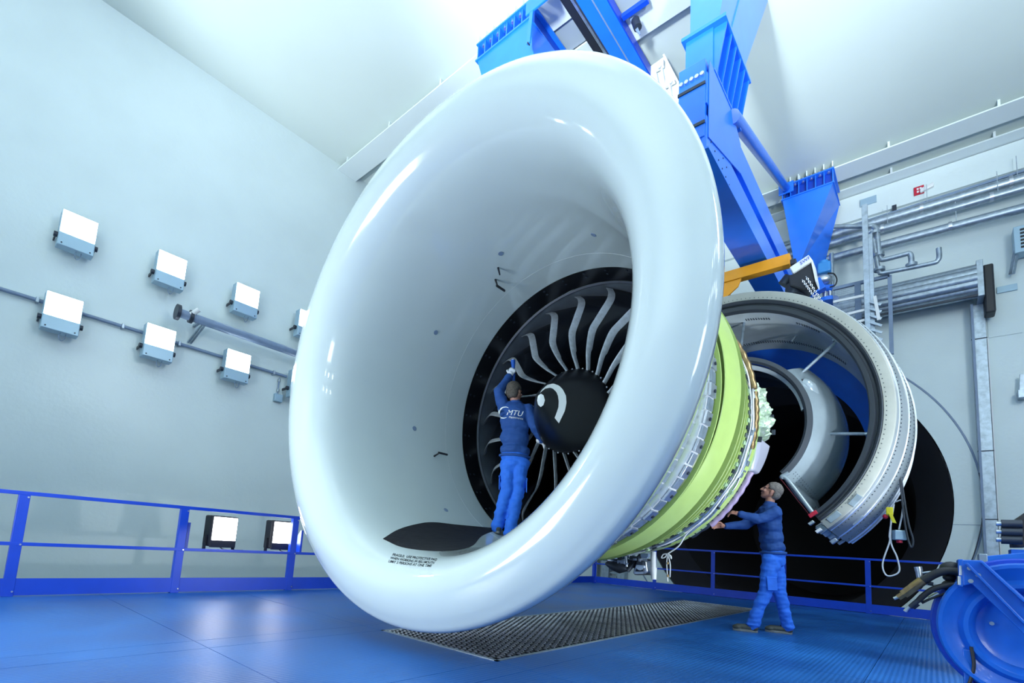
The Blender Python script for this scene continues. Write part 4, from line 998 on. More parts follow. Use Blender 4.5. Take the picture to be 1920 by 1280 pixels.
# ------------------------------------------------------------------ rear wall: pipes, roller shutter, ladder
def xpipe(label, v_at_1920, v_left, u_left, y, r, left_x=None, couple=()):
    a = at(u_left, v_left, 1, y); b = at(1920, v_at_1920, 1, y); z = (a.z + b.z) / 2
    t = thing('steel_pipe', label, 'pipe', (a.x, y, z))
    MB().cyl((a.x if left_x is None else left_x, y, a.z), (XR, y, b.z + (b.z - a.z) / (b.x - a.x) * (XR - b.x)), r, 16).build('tube', M_GALV, t, 50)
    for x in couple:
        zz = a.z + (b.z - a.z) * (x - a.x) / (b.x - a.x)
        MB().cyl((x - 0.03, y, zz), (x + 0.03, y, zz), r + 0.012, 16).build('coupling', M_STEEL, t, 50)
        MB().bar((x + 0.1, y, zz + r), (x + 0.1, y, zz + 0.55), 0.012, 0.012).build('hanger_rod', M_GALV, t)
    return t
xpipe('galvanised pipe high on the rear wall, topmost of the three', 334, 440, 1563, 14.05, 0.11, -2.6, (0.1, 1.5))
xpipe('galvanised pipe high on the rear wall, middle of the three', 352, 455, 1563, 13.95, 0.085, -2.6, (-0.6, 1.2))
xpipe('galvanised pipe high on the rear wall, lowest of the three', 389, 482, 1563, 13.95, 0.095, -2.6, (0.55,))
# flat duct above the pipes
t = thing('cable_duct', 'long flat grey cable duct on the rear wall above the pipes', 'duct', (0, 14.2, 9.2))
a = at(1640, 415, 1, 14.2); b = at(1920, 318, 1, 14.2)
MB().bar(V((-2.6, 14.2, a.z)), V((XR, 14.2, b.z)), 0.18, 0.05).build('duct', M_PIPE, t)
# fire call sign
p = at(1723, 357, 1, 14.24); t = thing('fire_point_sign', 'small red sign and white bulkhead light on the rear wall under the beams', 'sign', p)
MB().obox(p, (0.09, 0, 0.0), (0, 0.01, 0), (0, 0, 0.10)).build('board', M_RED, t)
for dx, dz in ((-0.02, 0.04), (0.03, 0.04), (-0.02, -0.03), (0.03, -0.03)): MB().obox(p + V((dx, -0.012, dz)), (0.018, 0, 0), (0, 0.002, 0), (0, 0, 0.022)).build('pictogram', M_WHITE, t)
p2 = at(1738, 352, 1, 14.21); MB().obox(p2, (0.12, 0, 0.03), (0, 0.04, 0), (0, 0, 0.05)).build('light', M_WHITE, t, bevel=0.02)
# junction plate and small bracket
for (u, v, w, h, lab) in ((1628, 377, 0.16, 0.09, 'small grey plate on the rear wall at the head of the ladder post'), (1677, 392, 0.04, 0.1, 'small dark conduit bracket on the rear wall above the pipes'), (1888, 541, 0.15, 0.07, 'small grey plate on the rear wall right of the roller shutter')):
    p = at(u, v, 1, 14.33 if v > 500 else 14.24); o = MB().obox(p, (w, 0, 0), (0, 0.02, 0), (0, 0, h)).build('wall_plate', M_LAMPBODY if w > 0.1 else M_DARKSTEEL, None, bevel=0.004); tag(o, lab, 'plate')
# roller shutter housing
A_ = at(1838, 538, 1, 13.95)
zb, zt_ = 6.62, 7.32
t = thing('roller_shutter', 'corrugated steel roller shutter coil above the exhaust opening', 'roller shutter', (-1, 13.95, zb))
n = 7; yr = 13.98
rr_s = (zt_ - zb) / 2; zc_ = (zt_ + zb) / 2
for k in range(n):
    a0 = PI * 0.55 + k * (PI * 0.95) / n; a1 = a0 + PI * 0.90 / n
    pts = []
    for q in range(6):
        s = q / 5; a = a0 + (a1 - a0) * s; R_ = rr_s + 0.02 * math.sin(PI * s)
        pts.append((yr + R_ * math.cos(a), zc_ + R_ * math.sin(a)))
    vs = [(x, y, z) for x in (-4.6, 0.90) for y, z in pts]
    MB().add(vs, [(i, i + 1, 7 + i, 6 + i) for i in range(5)]).build('slat', M_GALV, t, 50)
MB().rev([(0, 0)], (0, 0), 3) if False else None
MB().cyl((-4.6, yr, zc_), (0.89, yr, zc_), rr_s - 0.035, 24).build('coil', M_DARKSTEEL, t, 50)
MB().box(-4.6, 0.9, 13.7, 13.74, zb - 0.06, zb - 0.02).build('bottom_bar', M_DARKSTEEL, t)
MB().box(0.90, 1.0, 13.72, 14.3, zb - 0.06, zt_ + 0.02).build('end_plate', M_GALV, t, bevel=0.006)
MB().box(1.0, 1.16, 13.85, 14.2, zb - 0.4, zt_ - 0.05).build('drive_motor', M_DARK, t, bevel=0.03)
MB().box(0.8, 1.02, 14.16, YW - 0.002, ZF, zb - 0.06).build('guide_rail', M_GALV, t, bevel=0.004)
MB().box(0.80, 0.84, 14.08, 14.16, ZF, zb - 0.06).build('guide_lip', M_PIPE, t)
for z in (5.8, 3.4, 2.0): MB().box(0.79, 1.03, 14.15, 14.16, z - 0.01, z + 0.01).build('joint', M_DARKSTEEL, t)
MB().box(1.03, 1.05, 14.2, YW, ZF, 5.8).build('cover_strip', M_WHITE, t)
struct(MB().box(1.06, 1.55, 14.345, YW - 0.001, 5.85, 7.3).build('trim_5', M_WALL))
# steel mesh landing and ladder
yl = 12.6
t = thing('access_ladder', 'galvanised ladder post with mesh landing guard behind the open cowl', 'ladder', at(1630, 620, 1, yl))
for (u0, v0, u1, v1, w) in ((1621, 385, 1629, 625, 0.10), (1632, 440, 1640, 625, 0.07)):
    a = at(u0, v0, 1, yl); b = at(u1, v1, 1, yl); MB().box(a.x - w / 2, a.x + w / 2, yl - 0.05, yl + 0.05, b.z - 1.5, a.z).build('post', M_GALV, t, bevel=0.004)
for k in range(7):
    p = at(1640 + k * 0.5, 565 + k * 13, 1, yl - 0.1); MB().bar(p + V((-0.08, 0, 0.02)), p + V((0.10, 0, -0.10)), 0.025, 0.05).build('rung', M_GALV, t, bevel=0.004)
a = at(1640, 555, 1, yl - 0.1); b = at(1648, 600, 1, yl - 0.1); MB().bar(a, b, 0.04, 0.06).build('stile', M_WHITE, t, bevel=0.006)
for (u0, v0, u1, v1) in ((1562, 566, 1624, 553), (1580, 591, 1624, 580), (1605, 604, 1624, 599)):
    MB().bar(at(u0, v0, 1, yl), at(u1, v1, 1, yl), 0.03, 0.055).build('handrail', M_WHITE, t, bevel=0.004)
t = thing('mesh_guard', 'dark framed wire mesh guard beside the ladder post', 'guard', at(1605, 600, 1, 13.0))
yg = 13.0
def fbar(u0, v0, u1, v1, w=0.07): MB().bar(at(u0, v0, 1, yg), at(u1, v1, 1, yg), w, w).build('frame_bar', M_PIPE, t, bevel=0.004)
fbar(1562, 542, 1668, 517); fbar(1668, 517, 1672, 664); fbar(1672, 664, 1655, 668); fbar(1608, 531, 1610, 600, 0.11)
m = MB(); pa = at(1562, 545, 1, yg); pb = at(1606, 534, 1, yg)
for k in range(26):
    p = pa.lerp(pb, k / 25); m.bar(p, p - V((0, 0, 0.75)), 0.006, 0.006)
for k in range(18):
    m.bar(pa - V((0, 0, 0.042 * k)), pb - V((0, 0, 0.042 * k)), 0.006, 0.006)
o = m.build('wire_mesh', M_GALV, t); o['kind'] = 'stuff'
# bent process pipes
yq = 12.9
t = thing('bent_pipe', 'bent steel pipework with elbows sticking out from the rear wall near the ladder', 'pipe', at(1700, 490, 1, yq))
def P_(*uv): return [at(u, v, 1, yq) for u, v in uv]
MB().tube(crv(P_((1565, 425), (1625, 424), (1636, 423), (1643, 430), (1645, 445), (1648, 475), (1652, 485), (1660, 486), (1695, 477), (1704, 475), (1708, 480), (1709, 494)), 6), 0.05, 12).build('upper_tube', M_GALV, t, 50)
MB().tube(crv(P_((1638, 450), (1646, 500), (1650, 510), (1660, 511), (1745, 494), (1758, 488), (1761, 480), (1760, 465)), 6), 0.045, 12).build('lower_tube', M_GALV, t, 50)
for u, v in ((1640, 437), (1709, 497), (1648, 478), (1649, 505)):
    p = at(u, v, 1, yq); MB().cyl(p - V((0, 0, 0.03)), p + V((0, 0, 0.03)), 0.10, 14).build('flange', M_GALV, t, 50)
# louvre unit at the right edge
p = at(1916, 452, 1, 14.2)
t = thing('louvre_unit', 'grey wall unit with dark louvre slats at the right edge of the rear wall', 'vent', p)
MB().box(p.x - 0.13, p.x + 1.0, 14.0, 14.3, p.z - 0.32, p.z + 0.25).build('housing', M_LAMPBODY, t, bevel=0.01)
for k in range(6): MB().box(p.x - 0.04, p.x + 0.9, 13.99, 14.0, p.z - 0.24 + k * 0.075, p.z - 0.20 + k * 0.075).build('slat', M_DARK, t)
p = at(1899, 505, 1, 14.2); MB().bar(p + V((-0.02, 0, -0.1)), p + V((0.06, -0.1, 0.35)), 0.06, 0.08).build('bracket', M_GALV, t, bevel=0.004)
p = at(1916, 740, 1, 14.2)
t = thing('wall_bracket', 'small steel bracket low on the rear wall at the right edge', 'bracket', p)
MB().bar(p, p + V((0.03, 0, 0.42)), 0.04, 0.08).build('arm', M_GALV, t, bevel=0.004); MB().obox(p, (0.06, 0, 0), (0, 0.12, 0), (0, 0, 0.08)).build('foot', M_GALV, t, bevel=0.004)
# white platform structure with bars seen through the open cowl
yp = 13.6
t = thing('steel_gantry', 'pale steel gantry with bar grille seen through the open cowl', 'gantry', at(1480, 700, 1, yp))
for (u0, v0, u1, v1, w) in ((1440, 676, 1525, 668, 0.16), (1440, 690, 1520, 683, 0.10), (1522, 672, 1548, 708, 0.17), (1548, 706, 1580, 692, 0.06), (1500, 716, 1560, 706, 0.22), (1540, 672, 1640, 700, 0.12), (1450, 700, 1500, 712, 0.10)):
    MB().bar(at(u0, v0, 1, yp), at(u1, v1, 1, yp), w * 0.8, w).build('bar', M_WALL, t, bevel=0.004)
for k in range(22):
    u = 1455 + k * 3.0; MB().bar(at(u, 690, 1, yp + 0.1), at(u, 712, 1, yp + 0.1), 0.02, 0.02).build('grille_bar', M_DARKSTEEL, t)
for k in range(12):
    u = 1545 + k * 3.0; MB().bar(at(u, 675 + k * 0.6, 1, yp + 0.1), at(u, 697 - k * 0.4, 1, yp + 0.1), 0.02, 0.02).build('grille_bar', M_DARKSTEEL, t)
# ladder-like panels at the far left behind the rail, below the engine
t = thing('wall_cabinet', 'pale louvred wall cabinet seen under the engine behind the railing', 'cabinet', at(1140, 1060, 1, 14.1))
for (u0, u1) in ((1112, 1118), (1128, 1140), (1158, 1170)):
    a = at(u0, 1040, 1, 14.1); b = at(u1, 1095, 1, 14.1); MB().box(a.x, b.x, 14.1, 14.3, b.z - 0.6, a.z + 0.6).build('panel', M_GALV, t, bevel=0.004)
a = at(1140, 1050, 1, 14.2); b = at(1157, 1050, 1, 14.2)
for k in range(9): MB().box(a.x, b.x, 14.2, 14.24, 0.1 + k * 0.12, 0.15 + k * 0.12).build('louvre_slat', M_GALV, t)

# thin cable on the wall beside the column
cb = MB().tube(crv([at(1836, 886, 1, 14.12), at(1843, 930, 1, 14.1), at(1841, 980, 1, 14.1), at(1824, 1045, 1, 14.1), at(1800, 1090, 1, 14.1), at(1755, 1145, 1, 14.1)]), 0.010, 6)
tag(cb.build('wall_cable', M_DARKSTEEL, None, 50), 'thin dark cable hanging loose beside the shutter guide rail', 'cable')

# ------------------------------------------------------------------ hose reel at the right
ry = 4.5
C_ = at(1929, 1186, 1, ry); RR_ = 0.415
reel = thing('hose_reel', 'big blue spring hose reel at the right edge with black hoses', 'hose reel', (C_.x, ry, 0))
rv = lambda prof, name, m, sm=40: MB().rev(prof, (C_.x, C_.z), 72).build(name, m, reel, sm)
rv([(ry + 0.10, 0.0), (ry + 0.11, 0.10), (ry + 0.115, 0.19), (ry + 0.10, 0.225), (ry + 0.02, 0.245), (ry + 0.0, 0.262), (ry + 0.0, 0.285), (ry + 0.035, 0.31), (ry + 0.02, 0.35), (ry - 0.01, 0.385), (ry - 0.01, 0.405), (ry + 0.01, 0.415), (ry + 0.03, 0.40)], 'front_disc', M_REEL)
rv([(ry + 0.03, 0.40), (ry + 0.06, 0.385), (ry + 0.06, 0.30)], 'gap_ring', M_RAIL)
rv([(ry + 0.06, 0.30), (ry + 0.24, 0.30)], 'drum', M_DARK)
rv([(ry + 0.07, 0.30), (ry + 0.075, 0.435), (ry + 0.10, 0.445), (ry + 0.12, 0.43), (ry + 0.13, 0.3)], 'middle_disc', M_RAIL)
rv([(ry + 0.24, 0.0), (ry + 0.24, 0.43), (ry + 0.27, 0.43), (ry + 0.28, 0.0)], 'rear_disc', M_REEL)
B_ = lambda u, v, dy=0.0: at(u, v, 1, ry - 0.06 + dy)
P = [B_(1803, 1049), B_(1842, 1050), B_(1930, 1128), B_(1930, 1200), B_(1910, 1178), B_(1822, 1094), B_(1806, 1098)]
MB().prism(P, (0, 0.02, 0)).build('arm_plate', M_REEL, reel, bevel=0.006)
for (u0, v0, u1, v1) in ((1812, 1056, 1925, 1172), (1840, 1053, 1930, 1136)):
    MB().bar(B_(u0, v0, -0.02), B_(u1, v1, -0.02), 0.014, 0.05, up=(0, 1, 0)).build('arm_rib', M_REEL, reel, bevel=0.003)
MB().prism([B_(1796, 1048, 0.0), B_(1806, 1048), B_(1806, 1100), B_(1798, 1099)], (0, 0.28, 0)).build('side_plate', M_REEL, reel, bevel=0.004)
for u, v in ((1818, 1065), (1834, 1078), (1820, 1089)):
    p = B_(u, v, -0.002); MB().cyl(p, p - V((0, 0.014, 0)), 0.013, 10).build('bolt', M_STEEL, reel, 40)
p = at(1859, 1168, 1, ry + 0.11); MB().cyl(p, p - V((0, 0.03, 0)), 0.012, 10).build('bolt', M_STEEL, reel, 40)
MB().prism([B_(1838, 1043, 0.3), B_(1925, 1035, 0.3), B_(1925, 1053, 0.3), B_(1850, 1058, 0.3), B_(1840, 1056, 0.3)], (0, 0.03, 0)).build('rear_frame', M_REEL, reel, bevel=0.004)
MB().obox(B_(1842, 1047, 0.25), (0.02, 0, 0), (0, 0.08, 0), (0, 0, 0.03)).build('clamp', M_GALV, reel, bevel=0.004)
m = MB(); q = at(1812, 1215, 1, ry + 0.1)
m.box(q.x - 0.02, q.x + 0.02, ry + 0.02, ry + 0.24, 0.0, q.z); m.box(q.x - 0.05, q.x + 0.9, ry + 0.0, ry + 0.26, 0.0, 0.03)
m.build('foot_frame', M_REEL, reel, bevel=0.004)
MB().tube(crv([at(1821, 1212, 1, ry + 0.0), at(1826, 1250, 1, ry + 0.0), at(1815, 1290, 1, ry + 0.0)]), 0.010, 7).build('cable', M_DARK, reel, 50)
MB().cyl(at(1801, 1078, 1, ry - 0.05), at(1801, 1060, 1, ry - 0.05), 0.012, 10).build('roller', M_STEEL, reel, 50)
MB().cyl(at(1799, 1096, 1, ry - 0.05), at(1799, 1080, 1, ry - 0.05), 0.012, 10).build('roller', M_STEEL, reel, 50)
def hose(name, uvs, r, m, y=ry + 0.02): MB().tube(crv([at(u, v, 1, y) for u, v in uvs]), r, 12).build(name, m, reel, 60)
hose('hose', ((1800, 1072), (1775, 1070), (1755, 1075), (1735, 1086), (1722, 1094)), 0.026, M_DARK)
hose('hose', ((1800, 1095), (1775, 1097), (1750, 1104), (1732, 1116), (1722, 1126)), 0.018, M_DARK)
hose('hose', ((1800, 1100), (1785, 1108), (1765, 1115), (1745, 1122), (1728, 1130)), 0.008, M_DARK, ry + 0.04)
hose('thin_line', ((1795, 1094), (1770, 1100), (1750, 1096), (1735, 1094)), 0.008, M_GALV, ry + 0.05)
hose('thin_line', ((1790, 1074), (1765, 1072), (1745, 1072), (1728, 1074)), 0.007, M_GALV, ry + 0.06)
def fit_(u0, v0, u1, v1, r, m, y=ry + 0.02, n=10): MB().cyl(at(u0, v0, 1, y), at(u1, v1, 1, y), r, n).build('fitting', m, reel, 40)
fit_(1730, 1088, 1712, 1101, 0.030, M_COPPER, n=16); fit_(1716, 1098, 1694, 1114, 0.032, M_COPPER, n=6); fit_(1697, 1112, 1684, 1120, 0.022, M_COPPER, n=6); fit_(1686, 1118, 1676, 1122, 0.011, M_STEEL)
fit_(1722, 1067, 1725, 1083, 0.020, M_STEEL, ry + 0.06); fit_(1721, 1062, 1723, 1070, 0.023, M_STEEL, ry + 0.06)
fit_(1728, 1120, 1706, 1138, 0.016, M_DARKSTEEL); fit_(1706, 1136, 1697, 1146, 0.013, M_STEEL); fit_(1722, 1132, 1712, 1140, 0.012, M_DARKSTEEL, ry + 0.05); fit_(1760, 1112, 1742, 1121, 0.014, M_STEEL, ry + 0.05); fit_(1750, 1095, 1740, 1093, 0.014, M_DARKSTEEL, ry + 0.05)
for u, v, r in ((1783, 1066, 0.06), (1783, 1098, 0.05), (1780, 1082, 0.035)): MB().sphere(at(u, v, 1, ry + 0.08), r, 8, 1.0, 1.0, 0.8).build('hose_guide', M_DARK, reel, 60)
# dark multi connector behind the reel
t = thing('connector_block', 'dark multi-way connector block on a blue stand behind the hose reel', 'connector', at(1905, 995, 1, 6.0))
P = [at(u, v, 1, 6.0) for u, v in ((1895, 978), (1925, 958), (1925, 1025), (1898, 1025))]
MB().prism(P, (0, 0.2, 0)).build('block', M_DARK, t, bevel=0.006)
for k in range(3):
    v = 982 + k * 15; a = at(1900 + 0, v, 1, 5.95); MB().cyl(a + V((-0.07, 0, 0)), a + V((0.05, 0, 0)), 0.035, 12).build('plug', M_DARKSTEEL, t, 50)
    MB().cyl(a + V((-0.10, 0, 0)), a + V((-0.07, 0, 0)), 0.02, 8).build('plug_tip', M_STEEL, t, 50)
p = at(1912, 1030, 1, 6.0); MB().box(p.x - 0.05, p.x + 0.3, 6.0, 6.2, 0, p.z).build('stand', M_REEL, t)

# ------------------------------------------------------------------ people
def remesh_obj(mb, name, m, parent, vox, smooth_it=4, disp=0.0, dscale=9.0, seed=0.0):
    me = mb.mesh(name, None, True, merge=False)
    o = bpy.data.objects.new('tmp', me); COL.objects.link(o)
    md = o.modifiers.new('r', 'REMESH'); md.mode = 'VOXEL'; md.voxel_size = vox
    ms = o.modifiers.new('s', 'SMOOTH'); ms.factor = 0.5; ms.iterations = smooth_it
    dg = bpy.context.evaluated_depsgraph_get(); me2 = bpy.data.meshes.new_from_object(o.evaluated_get(dg))
    COL.objects.unlink(o); bpy.data.objects.remove(o)
    me2.name = name
    if disp:
        me2.calc_loop_triangles(); nv = [v.normal.copy() for v in me2.vertices]
        for v, nn in zip(me2.vertices, nv):
            q = V((v.co.x * dscale + seed, v.co.y * dscale, v.co.z * dscale * 1.9))
            v.co += nn * disp * (noise.noise(q) + 0.5 * noise.noise(q * 2.3))
    bv = BVHTree.FromPolygons([v.co.copy() for v in me2.vertices], [tuple(p.vertices) for p in me2.polygons])
    inv = rootmat(parent).inverted(); me2.transform(inv)
    me2.materials.clear()
    o = to_obj(name, me2, m, parent); me2.polygons.foreach_set('use_smooth', [True] * len(me2.polygons))
    return o, bv
def capsule(mb, a, b, ra, rb=None, n=14):
    rb = ra if rb is None else rb; a = V(a); b = V(b); d = (b - a); L = d.length
    if L < 1e-6: mb.sphere(a, ra, 8); return
    d.normalize(); pts = []; rs = []
    for k in range(5): t = PI / 2 * (1 - k / 4); pts.append(a - d * ra * math.sin(t)); rs.append(max(1e-4, ra * math.cos(t)))
    for k in range(5): t = PI / 2 * k / 4; pts.append(b + d * rb * math.sin(t)); rs.append(max(1e-4, rb * math.cos(t)))
    mb.tube(pts, rs, n)
def ell(mb, c, ax, ay, az, n=10):
    vs = []; fs = []
    for i in range(n + 1):
        for j in range(2 * n):
            a = PI * i / n; b = PI * j / n
            vs.append(V(c) + V(ax) * (math.sin(a) * math.cos(b)) + V(ay) * (math.sin(a) * math.sin(b)) + V(az) * math.cos(a))
    for i in range(n):
        for j in range(2 * n): fs.append((i * 2 * n + j, i * 2 * n + (j + 1) % (2 * n), (i + 1) * 2 * n + (j + 1) % (2 * n), (i + 1) * 2 * n + j))
    mb.add(vs, fs)
def head(mb, c, f, u):
    """c centre of the skull, f facing, u up; head height about 0.23"""
    f = V(f).normalized(); u = V(u); u = (u - f * u.dot(f)).normalized(); s = f.cross(u)
    ell(mb, c + u * 0.025 - f * 0.012, s * 0.076, f * 0.098, u * 0.092)       # cranium
    ell(mb, c - u * 0.030 + f * 0.022, s * 0.062, f * 0.070, u * 0.080)       # face
    ell(mb, c - u * 0.088 + f * 0.050, s * 0.036, f * 0.032, u * 0.026)       # chin
    for q in (-1, 1): capsule(mb, c - u * 0.045 - f * 0.015 + s * q * 0.058, c - u * 0.083 + f * 0.045 + s * q * 0.028, 0.020, 0.018)   # jaw
    capsule(mb, c + u * 0.012 + f * 0.088, c - u * 0.026 + f * 0.108, 0.010, 0.015)   # nose
    for q in (-1, 1):
        ell(mb, c - u * 0.030 + f * 0.094 + s * q * 0.011, s * 0.010, f * 0.010, u * 0.008)
        capsule(mb, c + u * 0.022 + f * 0.084 + s * q * 0.012, c + u * 0.020 + f * 0.070 + s * q * 0.046, 0.010, 0.009)   # brow
        ell(mb, c - u * 0.028 + f * 0.068 + s * q * 0.038, s * 0.022, f * 0.020, u * 0.018)    # cheek
        ell(mb, c - u * 0.012 - f * 0.012 + s * q * 0.078, s * 0.009 + f * 0.004, f * 0.018, u * 0.032)    # ear
    capsule(mb, c - u * 0.052 + f * 0.086 + s * 0.018, c - u * 0.052 + f * 0.086 - s * 0.018, 0.008)     # lips
    capsule(mb, c - u * 0.063 + f * 0.084 + s * 0.014, c - u * 0.063 + f * 0.084 - s * 0.014, 0.009)
    return f, u, s
def hand(mb, w, d, nrm, side, curl=0.5, sc=1.0, thumb=0.6):
    """w wrist, d direction to the knuckles, nrm back-of-hand normal, side = +1 thumb towards d x nrm"""
    d = V(d).normalized(); nrm = V(nrm); nrm = (nrm - d * nrm.dot(d)).normalized(); t = d.cross(nrm) * side
    capsule(mb, w, w + d * 0.03 * sc, 0.026 * sc, 0.028 * sc)
    for k in range(4):
        q = (1.5 - k) / 1.5 * 0.029 * sc
        kn = w + d * (0.085 + 0.006 * (1 - abs(k - 1.2))) * sc + t * q
        capsule(mb, w + d * 0.025 * sc + t * q * 0.55, kn, 0.0135 * sc, 0.011 * sc)
        L = (0.040, 0.045, 0.042, 0.033)[k] * sc; p = kn; ang = 0.25
        for j in range(3):
            ang += curl * (0.75, 1.0, 0.7)[j]
            dd = d * math.cos(ang) - nrm * math.sin(ang); e = p + dd * L * (1, 0.62, 0.5)[j]
            capsule(mb, p, e, (0.0098 - 0.0008 * j) * sc, (0.0090 - 0.0008 * j) * sc); p = e
    b = w + d * 0.025 * sc + t * 0.022 * sc; k1 = b + (d * 0.6 + t * 0.75 - nrm * 0.25).normalized() * 0.045 * sc
    capsule(mb, b, k1, 0.014 * sc, 0.011 * sc)
    k2 = k1 + (d * 0.9 + t * (0.5 - thumb) - nrm * thumb).normalized() * 0.034 * sc; capsule(mb, k1, k2, 0.0105 * sc, 0.0095 * sc)
    capsule(mb, k2, k2 + (d * 0.8 - t * 0.2 - nrm * thumb).normalized() * 0.025 * sc, 0.0095 * sc, 0.0085 * sc)
def limb(mb, pts, rs):
    for i in range(len(pts) - 1): capsule(mb, pts[i], pts[i + 1], rs[i], rs[i + 1], 16)
def shoe(name, heel, toe, up, parent, h=0.095):
    heel = V(heel); toe = V(toe); d = (toe - heel); d.normalize(); up = V(up); s = d.cross(up).normalized(); L = (toe - heel).length
    m = MB()
    capsule(m, heel + up * 0.05 + d * 0.035, heel + up * 0.045 + d * (L - 0.06), 0.042, 0.040)
    ell(m, heel + up * 0.040 + d * (L - 0.055), d * 0.06, s * 0.047, up * 0.036)
    ell(m, heel + up * 0.045 + d * 0.045, d * 0.05, s * 0.040, up * 0.045)
    capsule(m, heel + up * 0.06 + d * 0.05, heel + up * 0.11 + d * 0.045, 0.043, 0.045)
    o, _ = remesh_obj(m, name, M_SHOE, parent, 0.007, 2)
    m = MB(); prof = []
    for k in range(24):
        a = 2 * PI * k / 24; w = 0.046 if math.cos(a) > 0 else 0.038
        prof.append(heel + d * (L / 2 + (L / 2) * math.copysign(abs(math.cos(a)) ** 0.75, math.cos(a))) + s * w * math.copysign(abs(math.sin(a)) ** 0.75, math.sin(a)))
    m.prism(prof, up * 0.028); m.build('sole', M_SOLE, o, bevel=0.004)
    m = MB()
    for k in range(3):
        p = heel + d * (0.095 + 0.028 * k) + up * (0.108 - 0.014 * k); m.tube(crv([p - s * 0.03 - up * 0.012, p, p + s * 0.03 - up * 0.012]), 0.004, 5)
    m.build('laces', M_DARK, o)
    return o

